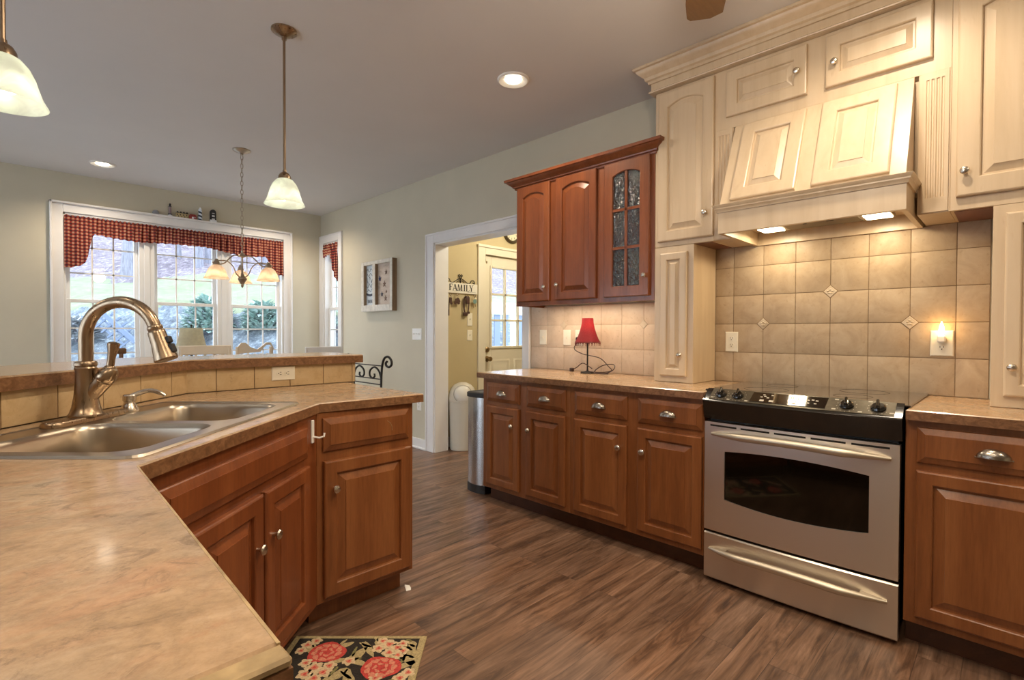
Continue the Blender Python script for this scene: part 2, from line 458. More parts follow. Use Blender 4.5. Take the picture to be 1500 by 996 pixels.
bm = nb(); wall_x(bm, XL-.15, XL, (YB-.2, YF), ZC, [(1.2, 3.2, .05, 2.1), (4.0, 5.8, .05, 2.1)]); struct('wall_left', bm, M['wall'], sharp=0)
bm = nb(); box(bm, XL, XW, YB-.15, YB, 0, ZC); struct('wall_back', bm, M['wall'])
# mudroom
YM, MZ = 4.20, 2.62
MDX0, MDX1, MDZ = 3.80, 4.71, 2.06
bm = nb(); wall_y(bm, YM, YM+.15, (XW+WT, 5.3), MZ, [(MDX0, MDX1, 0, MDZ)]); struct('wall_mudroom_far', bm, M['mud_wall'], sharp=0)
bm = nb(); box(bm, 5.15, 5.3, 2.2, YM, 0, MZ); struct('wall_mudroom_right', bm, M['mud_wall'])
bm = nb(); box(bm, XW+WT, 5.3, 2.05, 2.2, 0, MZ); struct('wall_mudroom_near', bm, M['mud_wall'])
bm = nb(); box(bm, XW+WT, 5.3, 2.05, YM+.15, MZ, MZ+.1); struct('ceiling_mudroom', bm, M['ceiling'])

# casings
def casing_x(name, ya, yb, zt, w, z0=0, sill=False, left=None, right=None):
    bm = nb(); wl = left or w; wr = right or w
    for (a, b, c, d) in ((yb, yb+wl, z0, zt+w), (ya-wr, ya, z0, zt+w), (ya, yb, zt, zt+w)):
        box(bm, XW-.018, XW, a, b, c, d, .003)
    for (a, b, c, d) in ((yb+wl-.02, yb+wl, z0, zt+w), (ya-wr, ya-wr+.02, z0, zt+w), (ya-wr, yb+wl, zt+w-.02, zt+w)):
        box(bm, XW-.026, XW-.0175, a, b, c, d, .004)
    if sill: box(bm, XW-.05, XW, ya-w-.02, yb+w, z0-.03, z0, .005)
    return struct(name, bm, M['trim'])
casing_x('trim_1', DY0, DY1, DZ, .098, left=.128, right=.085)
bm = nb(); box(bm, XW-.004, XW+WT+.004, DY1-.014, DY1, 0, DZ); box(bm, XW-.004, XW+WT+.004, DY0, DY0+.014, 0, DZ); box(bm, XW-.004, XW+WT+.004, DY0, DY1, DZ-.014, DZ)
struct('trim_2', bm, M['trim'])
def casing_y(name, xa, xb, zt, zb, w, yface):
    bm = nb()
    for (a, b, c, d) in ((xa-w, xa, zb-.02, zt+w), (xb, xb+w, zb-.02, zt+w), (xa, xb, zt, zt+w)):
        box(bm, a, b, yface-.018, yface, c, d, .003)
    for (a, b, c, d) in ((xa-w, xa-w+.02, zb, zt+w), (xb+w-.02, xb+w, zb, zt+w), (xa-w, xb+w, zt+w-.02, zt+w)):
        box(bm, a, b, yface-.045, yface-.0175, c, d, .004)
    box(bm, xa-w-.02, xb+w+.02, yface-.05, yface, zb-.05, zb-.02, .005)
    return struct(name, bm, M['trim'])
casing_y('trim_3', WX0, WX1, WZ1, WZ0, .10, YF)
casing_x('trim_4', SY0, SY1, WZ1, .10, z0=WZ0, sill=True)
bm = nb(); casew = .105
for (a, b, c, d) in ((MDX0-casew, MDX0, 0, MDZ+casew), (MDX1, MDX1+casew, 0, MDZ+casew), (MDX0, MDX1, MDZ, MDZ+casew)):
    box(bm, a, b, YM-.02, YM, c, d, .003)
box(bm, MDX0-casew-.01, MDX1+casew+.01, YM-.032, YM-.0195, MDZ+casew-.03, MDZ+casew, .004)
struct('trim_5', bm, M['door_paint'])
# baseboards
def baseboard(name, segs, T=None):
    bm = nb()
    for (x0, x1, y0, y1) in segs:
        box(bm, x0, x1, y0, y1, 0, .105, .003)
        dx, dy = x1-x0, y1-y0
        if dx < dy: box(bm, x0-(.012 if x0 < XW else 0), x1, y0, y1, 0, .02, .004)
        else: box(bm, x0, x1, y0-.012, y1, 0, .02, .004)
    return struct(name, bm, M['trim'])
baseboard('baseboard_right', [(XW-.016, XW, DY1+.128, YF)])
baseboard('baseboard_far', [(XL, XW-.03, YF-.016, YF)])
bm = nb(); box(bm, XW+WT, MDX0-casew, YM-.016, YM, 0, .105, .003); struct('baseboard_mudroom', bm, M['trim'])

# ------------------------------------------------------------------ windows
def window_units(root, n, a0, a1, mull, z0, z1, P, axis):
    """n double hung units between a0..a1; P(a, d, z) -> world; d = depth behind wall face"""
    def bx(bm, ua, ub, da, db, za, zb, bev=.003):
        p, q = P(ua, da, za), P(ub, db, zb)
        box(bm, min(p[0], q[0]), max(p[0], q[0]), min(p[1], q[1]), max(p[1], q[1]), za, zb, bev)
    uw = (a1-a0-mull*(n-1))/n
    bm = nb()
    bx(bm, a0, a0+.02, 0, .15, z0, z1); bx(bm, a1-.02, a1, 0, .15, z0, z1); bx(bm, a0, a1, 0, .15, z1-.02, z1); bx(bm, a0, a1, 0, .16, z0, z0+.02)
    obj('window_frame', bm, M['white_trim_win'], root)
    for k in range(n-1):
        m0 = a0+uw*(k+1)+mull*k
        bm = nb(); bx(bm, m0, m0+mull, .02, .15, z0, z1); bx(bm, m0+mull*.3, m0+mull*.7, .012, .0195, z0, z1)
        obj('mullion', bm, M['white_trim_win'], root)
    zm = z0+(z1-z0)*.495
    for k in range(n):
        s0 = a0+(uw+mull)*k+(.02 if k == 0 else 0); s1 = a0+(uw+mull)*k+uw-(.02 if k == n-1 else 0)
        for (nm, za, zb, d0) in (('upper_sash', zm-.017, z1-.02, .085), ('lower_sash', z0+.02, zm+.017, .052)):
            bm = nb(); r = .036
            bx(bm, s0, s0+r, d0, d0+.032, za, zb); bx(bm, s1-r, s1, d0, d0+.032, za, zb); bx(bm, s0+r, s1-r, d0, d0+.032, za, za+r); bx(bm, s0+r, s1-r, d0, d0+.032, zb-r, zb)
            for c in (1, 2): u = s0+r+(s1-s0-2*r)*c/3; bx(bm, u-.007, u+.007, d0+.011, d0+.021, za+r, zb-r, 0)
            for c in (1, 2): z = za+r+(zb-za-2*r)*c/3; bx(bm, s0+r, s1-r, d0+.011, d0+.021, z-.007, z+.007, 0)
            sash = obj(nm, bm, M['white_trim_win'], root)
            bm = nb(); bx(bm, s0+r-.005, s1-r+.005, d0+.0145, d0+.0175, za+r-.005, zb-r+.005, 0); obj('pane', bm, M['glass'], sash)
w1 = sroot('window_1', ((WX0+WX1)/2, YF+.07, WZ0)); window_units(w1, 3, WX0, WX1, .137, WZ0, WZ1, lambda a, d, z: (a, YF+d, z), 'y')
w2 = sroot('window_2', (XW+.07, (SY0+SY1)/2, WZ0)); window_units(w2, 1, SY0, SY1, .1, WZ0, WZ1, lambda a, d, z: (XW+d, a, z), 'x')

w3 = sroot('added_window_3', (XL-.07, 2.2, .05)); window_units(w3, 2, 1.2, 3.2, .1, .05, 2.1, lambda a, d, z: (XL-d, a, z), 'x')  # unseen left-wall windows, here and below, added to let in more daylight
w4 = sroot('added_window_4', (XL-.07, 4.9, .05)); window_units(w4, 2, 4.0, 5.8, .1, .05, 2.1, lambda a, d, z: (XL-d, a, z), 'x')
# ------------------------------------------------------------------ mudroom door
dr = sroot('door_1', ((MDX0+MDX1)/2, YM+.05, 0))
GX0, GX1, GZ0, GZ1 = 3.925, 4.575, 1.04, 1.925
bm = nb(); y0, y1 = YM+.02, YM+.064
box(bm, MDX0+.003, GX0, y0, y1, .012, MDZ-.003, .002); box(bm, GX1, MDX1-.003, y0, y1, .012, MDZ-.003, .002)
box(bm, GX0, GX1, y0, y1, .012, GZ0, .001); box(bm, GX0, GX1, y0, y1, GZ1, MDZ-.003, .001)
obj('door_panel', bm, M['door_paint'], dr)
bm = nb()
for (a, b, c, d) in ((GX0-.028, GX0, GZ0-.028, GZ1+.028), (GX1, GX1+.028, GZ0-.028, GZ1+.028), (GX0, GX1, GZ0-.028, GZ0), (GX0, GX1, GZ1, GZ1+.028)): box(bm, a, b, y0-.012, y0, c, d, .004)
for k in (1, 2):
    x = GX0+(GX1-GX0)*k/3; box(bm, x-.011, x+.011, y0-.004, y0+.03, GZ0, GZ1, .002)
    z = GZ0+(GZ1-GZ0)*k/3; box(bm, GX0, GX1, y0-.004, y0+.03, z-.011, z+.011, .002)
obj('window_grille', bm, M['door_paint'], dr)
bm = nb(); box(bm, GX0-.004, GX1+.004, y0+.018, y0+.024, GZ0-.004, GZ1+.004); obj('pane', bm, M['glass'], dr)
bm = nb()
for a, b in ((3.90, 4.215), (4.285, 4.60)):
    rings(bm, [ring_pts(a, b, .25, .89, y0+.001), ring_pts(a, b, .25, .89, y0-.001), ring_pts(a+.018, b-.018, .268, .872, y0-.008), ring_pts(a+.036, b-.036, .286, .854, y0-.002), ring_pts(a+.07, b-.07, .32, .82, y0-.008)])
obj('lower_panels', bm, M['door_paint'], dr)
bm = nb(); T = tr(3.855, y0, 1.005) @ Matrix.Rotation(PI/2, 4, 'X')
lathe(bm, [(.032, 0), (.032, .008), (.026, .014), (.016, .018), (.016, .03), (.001, .031)], T, 18); obj('deadbolt', bm, M['brass_old'], dr)
bm = nb(); T = tr(3.855, y0, .90) @ Matrix.Rotation(PI/2, 4, 'X')
lathe(bm, [(.033, 0), (.033, .008), (.014, .014), (.012, .035), (.022, .042), (.028, .055), (.024, .068), (.001, .072)], T, 18); obj('door_knob', bm, M['brass_old'], dr)
bm = nb(); tube(bm, [(3.815, y0-.01, 2.05), (3.815, y0-.02, 1.99), (3.83, y0-.022, 1.965), (3.84, y0-.012, 1.99)], .006, 8); box(bm, 3.803, 3.828, y0-.012, y0, 2.02, 2.05, .003); obj('door_latch', bm, M['nickel'], dr)

# ================================================================== PENINSULA KNEE WALL, TILES
PATH = [(-.45, .44), (-.45, 1.65), (.60, 2.70), (1.44, 2.70)]
BARZ, BART = 1.07, .045
bm = nb(); poly = offs(PATH, .012)+offs(PATH, .13)[::-1]; prism(bm, poly, 0, BARZ-BART-.0005); struct('wall_peninsula', bm, M['wall'])
bm = nb()   # tile facing on the kitchen side
def run_tiles(bm, P0, P1, us, zs, proud=.009, g=.0035, mi=0, gmi=1, back=0.0, skip=None):
    """tiles on a vertical plane from P0 to P1 (2D); tile face to the right of travel"""
    a, b = Vector(P0), Vector(P1); e = (b-a).normalized(); nrm = Vector((e.y, -e.x))
    def P(u, d, z): q = a+e*u+nrm*d; return (q.x, q.y, z)
    rings(bm, [[P(us[0], back, zs[0]), P(us[-1], back, zs[0]), P(us[-1], back, zs[-1]), P(us[0], back, zs[-1])],
               [P(us[0], proud-.003, zs[0]), P(us[-1], proud-.003, zs[0]), P(us[-1], proud-.003, zs[-1]), P(us[0], proud-.003, zs[-1])]], mi=gmi)
    for u0, u1 in zip(us[:-1], us[1:]):
        for z0, z1 in zip(zs[:-1], zs[1:]):
            if skip and skip(u0, u1, z0, z1): continue
            h = g/2; c = .0028
            def Rr(i, d): return [P(u0+i, d, z0+i), P(u1-i, d, z0+i), P(u1-i, d, z1-i), P(u0+i, d, z1-i)]
            if u1-u0 < .02 or z1-z0 < .02: continue
            rings(bm, [Rr(h, proud-.0035), Rr(h, proud-.001), Rr(h+c, proud)], False, True, mi=mi)
    return P
ztile = [.915, BARZ-BART]
Ld = math.hypot(1.05, 1.05)
us = [0]+[Ld-.105-.187*k for k in range(7, -1, -1)]+[Ld]
run_tiles(bm, PATH[1], PATH[2], us, ztile, back=-.012)
us = [0, .125, .295, .470, .650, .820, .840]
run_tiles(bm, PATH[2], PATH[3], us, ztile, back=-.012)
run_tiles(bm, PATH[0], PATH[1], [0, .17, .36, .55, .74, .93, 1.12, 1.21], ztile, back=-.012)
struct('trim_6', bm, [M['tile_bar'], M['grout_dark']])
# bar top
bm = nb(); front = offs(PATH, -.032); backp = offs(PATH, .40)
front[-1] = (1.475, front[-1][1]); backp[-1] = (1.475, backp[-1][1]); front[0] = (front[0][0], .42); backp[0] = (backp[0][0], .42)
slab(bm, (front[::-1]+backp)[::-1] if False else (backp[::-1]+front)[::-1] if False else front+backp[::-1], BARZ-BART, BARZ, .005)
tag(obj('bar_counter', bm, [M['laminate'], M['lam_edge']]), 'raised brown stone-look bar ledge behind the sink', 'bar counter')

# right wall backsplash
bm = nb(); pitch = .1643
ys = [1.290]+[1.182-pitch*k for k in range(7)]+[.085]
zs = [.915, .9237]+[.9237+pitch*k for k in range(1, 5)]+[1.70]
us = [1.290-y for y in ys]
zs = [.915]+[1.088+pitch*k for k in range(0, 4)]+[1.70]
PW = run_tiles(bm, (XW, 1.290), (XW, .085), us, zs)
dia = [(1.290-1.017, 1.2523), (1.290-.689, 1.4166), (1.290-.361, 1.2523)]
for u, z in dia:
    s = .032
    rings(bm, [[PW(u, .0075, z-s-.004), PW(u+s+.004, .0075, z), PW(u, .0075, z+s+.004), PW(u-s-.004, .0075, z)], [PW(u, .0096, z-s-.004), PW(u+s+.004, .0096, z), PW(u, .0096, z+s+.004), PW(u-s-.004, .0096, z)]], mi=1)
    rings(bm, [[PW(u, .009, z-s), PW(u+s, .009, z), PW(u, .009, z+s), PW(u-s, .009, z)], [PW(u, .0115, z-s+.003), PW(u+s-.003, .0115, z), PW(u, .0115, z+s-.003), PW(u-s+.003, .0115, z)]], mi=2)
    for a in range(5):
        an = a*PI/5*2+.3
        c = Vector((math.cos(an)*.010, math.sin(an)*.010))
        rings(bm, [[PW(u+c.x+.007*math.cos(t), .0115, z+c.y+.005*math.sin(t)) for t in [2*PI*k/8 for k in range(8)]], [PW(u+c.x+.003*math.cos(t), .0145, z+c.y+.002*math.sin(t)) for t in [2*PI*k/8 for k in range(8)]]], False, True, mi=2)
M['tile_accent'] = tile('accent_tile', (.46, .36, .25), (.58, .47, .34), (.66, .56, .43))
struct('trim_7', bm, [M['tile'], M['grout'], M['tile_accent']])
bm = nb(); p2 = .1707
ys = [2.795, 2.6247, 2.454, 2.2833, 2.1126, 1.942, 1.7713, 1.6006, 1.53]; us = [2.795-y for y in ys]; zs = [.915, 1.084, 1.2555, 1.40]
PW = run_tiles(bm, (XW, 2.795), (XW, 1.53), us, zs)
for u, z in ((2.795-2.454, 1.2555), (2.795-1.7713, 1.2555)):
    s = .030
    rings(bm, [[PW(u, .0075, z-s-.003), PW(u+s+.003, .0075, z), PW(u, .0075, z+s+.003), PW(u-s-.003, .0075, z)], [PW(u, .0096, z-s-.003), PW(u+s+.003, .0096, z), PW(u, .0096, z+s+.003), PW(u-s-.003, .0096, z)]], mi=1)
    rings(bm, [[PW(u, .009, z-s), PW(u+s, .009, z), PW(u, .009, z+s), PW(u-s, .009, z)], [PW(u, .012, z-s+.003), PW(u+s-.003, .012, z), PW(u, .012, z+s-.003), PW(u-s+.003, .012, z)]], mi=2)
M['tile_lit'] = tile('lit_stone_tile', (.52, .39, .27), (.60, .465, .335), (.65, .52, .39)); M['grout_lit'] = speck('lit_grout', (.50, .39, .28), .1, 40, .9)  # tile and grout paler and pinker, under-cabinet glow put into their colour
struct('trim_8', bm, [M['tile_lit'], M['grout_lit'], M['tile_accent']])

# ================================================================== BASE CABINETS, RIGHT WALL
XF = 2.435
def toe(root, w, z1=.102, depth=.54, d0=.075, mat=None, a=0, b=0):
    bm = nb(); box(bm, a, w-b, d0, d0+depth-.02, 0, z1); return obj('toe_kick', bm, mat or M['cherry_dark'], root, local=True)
def base_right(y0, y1, label, spec, x=XF, dep=.595):
    r = thing('base_cabinet', label, 'cabinet', (x, y0, 0), RW, 'cherry base cabinets'); w = y0-y1
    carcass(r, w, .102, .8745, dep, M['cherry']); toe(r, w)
    for (a, b, kn) in spec:
        drawer_front(r, y0-a, y0-b, .717, .850, M['cherry'])
        panel_door(r, y0-a, y0-b, .135, .688, M['cherry'], fw=.052, kn=kn and (y0-kn[0], kn[1]))
    return r
base_right(2.70, 1.915, 'cherry base cabinet under the red lamp, beside the steel trash can', [(2.653, 2.336, (2.388, .570)), (2.270, 1.944, (2.266, .562) and (2.235, .566))])
base_right(1.914, 1.083, 'cherry base cabinet with two drawers directly left of the range', [(1.876, 1.514, (1.556, .565)), (1.446, 1.088, (1.408, .565))])
base_right(.297, -.62, 'cherry base cabinet right of the steel range, cut off by the frame', [(.262, -.16, None), (-.20, -.60, None)])
# counters
def counter_right(y0, y1, label, hole=None):
    bm = nb(); outer = [(2.405, y1), (XW-.001, y1), (XW-.001, y0), (2.405, y0)]
    slab(bm, outer, .876, .914, .004); tag(obj('countertop', bm, [M['laminate'], M['lam_edge']]), label, 'countertop', 'stone-look countertops')
counter_right(2.738, 1.080, 'tan stone-look countertop holding the red table lamp')
counter_right(.294, -.64, 'tan stone-look countertop right of the range')

# ================================================================== PENINSULA COUNTER AND CABINETS
r2 = math.sqrt(2)
def ST(s, t, z): return ((s-t)/r2, (s+t)/r2, z)
CE = [(.1815, .4785), (.208, 1.325), (.900, 1.975), (1.385, 1.950), (1.385, 2.690), (.604, 2.690), (-.44, 1.646), (-.44, .4785)]
SINK_S0, SINK_S1, SINK_T0, SINK_T1 = 1.135, 2.040, .832, 1.385
hole = [ST(s, t, 0)[:2] for s, t in rrect(SINK_S0+.02, SINK_S1-.02, SINK_T0+.02, SINK_T1-.02, .03, 3)]
bm = nb(); slab(bm, CE, .876, .914, .004, hole)
ctr = tag(obj('countertop', bm, [M['laminate'], M['lam_edge']]), 'tan stone-look countertop around the double sink', 'countertop', 'stone-look countertops')
bm = nb(); box(bm, -.44, .181, .450, .478, .904, .9142, .003); box(bm, -.44, .181, .4505, .478, .876, .9038, mi=1)
tag(obj('end_strip', bm, [M['edge_strip'], M['lam_edge']], ctr), 'light tan bevelled strip on the near counter end')
bm = nb()
a, b = Vector(CE[0]), Vector(CE[1]); 
for p, q in ((CE[0], CE[1]),):
    e = (Vector(q)-Vector(p)).normalized(); nn = Vector((-e.y, e.x))
    extr(bm, [(p[0]+nn.x*.001, p[1]+nn.y*.001, .9143), (p[0]+nn.x*.0042, p[1]+nn.y*.0042, .9143), (p[0]+nn.x*.0042, p[1]+nn.y*.0042, .9122), (p[0]+nn.x*.001, p[1]+nn.y*.001, .9122)], (q[0]-p[0], q[1]-p[1], 0))
tag(obj('edge_seam', bm, M['edge_strip'], ctr), 'light seam line along the counter edge')
# diagonal sink base
A, Bp = Vector((.205, 1.352)), Vector((.888, 1.978)); DL = (Bp-A).length; DA = math.atan2(Bp.y-A.y, Bp.x-A.x)
r = thing('sink_cabinet', 'cherry sink cabinet set diagonally with false drawer front and two doors', 'cabinet', (A.x, A.y, 0), DA)
bm = nb(); box(bm, 0, DL, 0, .02, .102, .8745, .001); box(bm, .0, .018, .02, .45, .102, .66); box(bm, DL-.018, DL, .02, .45, .102, .66); box(bm, .018, DL-.018, .02, .45, .102, .12); box(bm, .018, DL-.018, .44, .45, .102, .66)
obj('body', bm, M['cherry_red'], r, local=True); toe(r, DL, depth=.3)
bm = nb()
def R(i, y): return ring_pts(.055+i, .826-i, .722+i, .836-i, y)
rings(bm, [R(0, 0), R(0, -.010), R(.003, -.013), R(.026, -.0185), R(.0265, -.0205)])
obj('false_drawer_front', bm, M['cherry_red'], r, local=True, sharp=9)
panel_door(r, .166, .496, .140, .690, M['cherry_red'], fw=.056, kn=(.452, .532))
panel_door(r, .510, .832, .140, .690, M['cherry_red'], fw=.056, kn=(.548, .542))
sinkcab = r
bm = nb(); box(bm, DL-.052, DL-.034, -.008, 0, .765, .855, .002); tube(bm, [(DL-.043, -.006, .79), (DL-.040, -.03, .785), (DL-.032, -.045, .79), (DL-.028, -.045, .803)], .004, 6)
tag(obj('safety_latch', bm, M['plate_white'], sinkcab, local=True), 'white plastic child safety latch')
# end cabinet
r = thing('base_cabinet', 'cherry base cabinet at the free end of the peninsula, drawer without pull', 'cabinet', (.888, 1.978, 0), 0, 'cherry base cabinets')
w = 1.344-.888
bm = nb(); box(bm, 0, w, 0, .715, .102, .8745, .002); obj('body', bm, M['cherry'], r, local=True); toe(r, w, depth=.65, b=.02, mat=M['cherry'])
drawer_front(r, .024, .430, .717, .852, M['cherry'], pull=False)
panel_door(r, .026, .436, .124, .678, M['cherry'], fw=.056, kn=(.066, .565))
bm = nb(); tube(bm, [(.31, -.0205, .81), (.325, -.0205, .80), (.333, -.0205, .785), (.335, -.0205, .765)], .0012, 5); obj('scratch', bm, M['edge_strip'], r, local=True)
# near run under the counter
r = thing('base_cabinet', 'cherry base cabinet run hidden beneath the near peninsula counter', 'cabinet', (.155, .46, 0), PI/2, 'cherry base cabinets')
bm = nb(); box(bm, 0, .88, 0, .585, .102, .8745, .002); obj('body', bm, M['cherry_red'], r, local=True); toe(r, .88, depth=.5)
for k in (0, 1):
    drawer_front(r, .02+.43*k, .42+.43*k, .717, .850, M['cherry_red']); panel_door(r, .02+.43*k, .42+.43*k, .135, .688, M['cherry_red'], kn=(.37+.11*k, .57))

# ------------------------------------------------------------------ sink
sk = thing('sink', 'stainless double-bowl sink dropped into the peninsula counter', 'sink', ST((SINK_S0+SINK_S1)/2, (SINK_T0+SINK_T1)/2, .914), PI/4)
SCS, SCT = (SINK_S0+SINK_S1)/2, (SINK_T0+SINK_T1)/2
def LS(s, t): return (s-SCS, t-SCT)   # local sink frame
bowls = [(1.185, 1.560, .885, 1.290), (1.605, 1.985, .885, 1.290)]
bm = nb(); out = rrect(*LS(SINK_S0, 0)[:1], LS(SINK_S1, 0)[0], LS(0, SINK_T0)[1], LS(0, SINK_T1)[1], .035)
o1 = [bm.verts.new((x, y, .0006)) for x, y in out]; sc = lambda k: [((x*(1-k*2.2/1)) if False else x-math.copysign(k, x), y-math.copysign(k, y)) for x, y in out]
o2 = [bm.verts.new((x, y, .006)) for x, y in sc(.004)]; o3 = [bm.verts.new((x, y, .0065)) for x, y in sc(.012)]; o4 = [bm.verts.new((x, y, .004)) for x, y in sc(.018)]
n = len(out)
for p, q in ((o1, o2), (o2, o3), (o3, o4)):
    for i in range(n): bm.faces.new((p[i], p[(i+1) % n], q[(i+1) % n], q[i]))
loops = [o4]; bowl_loops = []
for (s0, s1, t0, t1) in bowls:
    (a0, b0), (a1, b1) = LS(s0, t0), LS(s1, t1)
    pts = rrect(a0, a1, b0, b1, .07, 6); L = [bm.verts.new((x, y, .004)) for x, y in pts]; loops.append(L); bowl_loops.append((L, a0, a1, b0, b1))
es = []
for L in loops:
    for i in range(len(L)): es.append(bm.edges.get((L[i], L[(i+1) % len(L)])) or bm.edges.new((L[i], L[(i+1) % len(L)])))
bmesh.ops.triangle_fill(bm, edges=es, use_beauty=True)
obj('rim', bm, M['steel_sink'], sk, local=True, sharp=8)
for (L, a0, a1, b0, b1) in bowl_loops[::1]:
    bm = nb(); rs = []
    for ins, z, rad in ((0, .004, .07), (.004, .001, .068), (.010, -.012, .065), (.016, -.08, .06), (.022, -.15, .055), (.035, -.172, .05), (.06, -.180, .04), (.14, -.184, .02)):
        rs.append([(x, y, z) for x, y in rrect(a0+ins, a1-ins, b0+ins, b1-ins, rad, 6)])
    rings(bm, rs, False, True); bw = obj('bowl', bm, M['steel_sink'], sk, local=True, sharp=60)
    bm = nb(); lathe(bm, [(.045, -.1825), (.043, -.180), (.030, -.181), (.028, -.1835)], tr((a0+a1)/2, (b0+b1)/2, 0), 20); obj('drain', bm, M['nickel'], bw, local=True)

# ------------------------------------------------------------------ faucet
fs, ft = 1.605, 1.333; fp = Vector(ST(fs, ft, .9182))
fa = thing('faucet', 'tall brushed bronze gooseneck faucet with pull-down spray head', 'faucet', fp, PI/4)   # local x along sink, local -y towards the user
bm = nb(); pts = rrect(-.145, .145, -.032, .032, .0315, 8)
rings(bm, [[(x, y, .0005) for x, y in pts], [(x, y, .008) for x, y in pts], [(x*.985, y*.94, .014) for x, y in pts], [(x*.97, y*.86, .016) for x, y in pts]])
obj('base_plate', bm, M['bronze'], fa, local=True)
bm = nb(); lathe(bm, [(.047, .0155), (.047, .020), (.043, .024), (.036, .045), (.031, .075), (.0275, .115), (.0265, .157), (.0285, .161), (.029, .166), (.0265, .170), (.0295, .174), (.0295, .182), (.026, .187), (.018, .188)], None, 28); obj('body', bm, M['bronze'], fa, local=True)
arcR = .111; zc = .262
pts = [(0, 0, z) for z in (.178, .20, .22, .245)]+[(0, -arcR+arcR*math.cos(a), zc+arcR*math.sin(a)) for a in [PI*.98*k/22*.93 for k in range(23)]]
bm = nb(); tube(bm, pts, .0185, 18); sp = obj('spout', bm, M['bronze'], fa, local=True)
e = Vector(pts[-1]); d = (Vector(pts[-1])-Vector(pts[-2])).normalized()
bm = nb(); T = align(e, d); lathe(bm, [(.0195, -.006), (.0215, -.003), (.0215, .004), (.0200, .008), (.0235, .012), (.0245, .02), (.0260, .055), (.032, .094), (.0335, .104), (.031, .108), (.02, .108)], T, 24); hd = obj('spray_head', bm, M['bronze'], fa, local=True)
bm = nb(); bu = Vector((0, -1, 0)) - d*Vector((0, -1, 0)).dot(d); bu.normalize(); side = d.cross(bu)
Tb = Matrix(((side.x, bu.x, d.x, 0), (side.y, bu.y, d.y, 0), (side.z, bu.z, d.z, 0), (0, 0, 0, 1))); Tb.translation = e
box(bm, -.009, .009, .020, .036, .038, .060, .003, T=Tb); box(bm, -.010, .010, .024, .037, .063, .092, .003, T=Tb); obj('spray_button', bm, M['black'], hd, local=True)
# side handle: short barrel rising out of the body, ball and lever, on the user side
hdir = Vector((.06, -.60, .80)).normalized(); h0 = Vector((.0, 0, .058))
bm = nb(); T = align(h0, hdir); lathe(bm, [(.019, .0), (.0205, .02), (.0245, .065), (.0262, .086), (.0250, .088)], T, 22); obj('handle_barrel', bm, M['bronze'], fa, local=True)
bm = nb(); T = align(h0+hdir*.0885, hdir); lathe(bm, [(.0262, 0), (.0275, .004), (.0270, .018), (.021, .036), (.013, .045), (.001, .047)], T, 22)
b0 = h0+hdir*.112; up = Vector((.04, -.14, 1)).normalized()
T = align(b0, up); lathe(bm, [(.0145, .0), (.0165, .016), (.0150, .022), (.0105, .026), (.0105, .045), (.0125, .068), (.0165, .090), (.0170, .096), (.012, .100), (.001, .102)], T, 18)
obj('lever', bm, M['bronze'], fa, local=True)
sd = thing('soap_dispenser', 'small brushed bronze soap dispenser beside the faucet', 'soap dispenser', ST(1.79, 1.335, .918), PI/4)
bm = nb(); lathe(bm, [(.029, .0005), (.029, .006), (.021, .024), (.017, .030), (.017, .036), (.020, .038), (.020, .056), (.017, .060), (.001, .061)], None, 22); obj('base', bm, M['nickel'], sd, local=True)
bm = nb(); tube(bm, spline([(0, -.005, .053), (.02, -.03, .066), (.03, -.055, .070), (.037, -.085, .060), (.040, -.098, .050)], 5), [.0085]*8+[.0075]*8+[.006]*5, 10); obj('spout', bm, M['nickel'], sd, local=True)

# ================================================================== RANGE
RY0, RY1 = 1.072, .308
rg = thing('range', 'stainless slide-in electric range with black glass cooktop between the cherry cabinets', 'range', (XF, RY0, 0), RW)
RWD = RY0-RY1
def bulge(u, amt): t = 2*u/RWD-1; return amt*(1-t*t)
bm = nb(); box(bm, .012, RWD-.012, .02, .60, .03, .90); box(bm, .03, RWD-.03, .05, .55, 0, .03); obj('body', bm, M['black'], rg, local=True)
bm = nb(); box(bm, -.022, RWD+.022, .030, .606, .915, .923, .003); obj('cooktop', bm, M['black_glass'], rg, local=True)
M['ring'] = plain('burner_ring', (.016, .014, .012), .12)
ct = [o for o in rg.children if o.name.startswith('cooktop')][0]
for (u, y, rr) in ((.2, .22, .10), (.2, .46, .075), (.56, .22, .075), (.56, .46, .10)):
    bm = nb(); lathe(bm, [(rr, .9231), (rr, .9234), (rr-.004, .9234), (rr-.004, .9231)], tr(u, y, 0), 32, False, False); obj('burner_ring', bm, M['ring'], ct, local=True)
# black fascia + control panel, bowed
NU = 17
def bowed(bm, prof, u0, u1, amt, mi=0, cap=True):
    rs = []
    for k in range(NU):
        u = u0+(u1-u0)*k/(NU-1); rs.append([(u, y-(bulge(u, amt) if fl else 0), z) for y, z, fl in prof])
    return rings(bm, rs, cap, cap, True, None, mi)
bm = nb(); bowed(bm, [(.03, .79, 0), (-.020, .79, 1), (-.022, .80, 1), (-.036, .866, 1), (-.040, .874, 1), (-.036, .880, 1), (.030, .930, 0), (.036, .926, 0)], -.004, RWD+.004, .028)
fas = obj('control_panel', bm, M['black_gloss'], rg, local=True)
def PP(u, f, h=0):   # point on the sloping control panel, f 0 front .. 1 back
    y0_ = -.036-bulge(u, .028); y1_ = .030; dy, dz = y1_-y0_, .05; L = math.hypot(dy, dz)
    return Vector((u, y0_+dy*f-h*dz/L, .880+dz*f+h*dy/L))
bm = nb(); rs = []
for k in range(NU):
    u = .025+(RWD-.045)*k/(NU-1); rs.append([tuple(PP(u, .06, .0)), tuple(PP(u, .06, .003)), tuple(PP(u, .96, .003)), tuple(PP(u, .96, .0))])
rings(bm, rs); face = obj('control_face', bm, M['panel_gray'], fas, local=True)
bm = nb(); rs = []
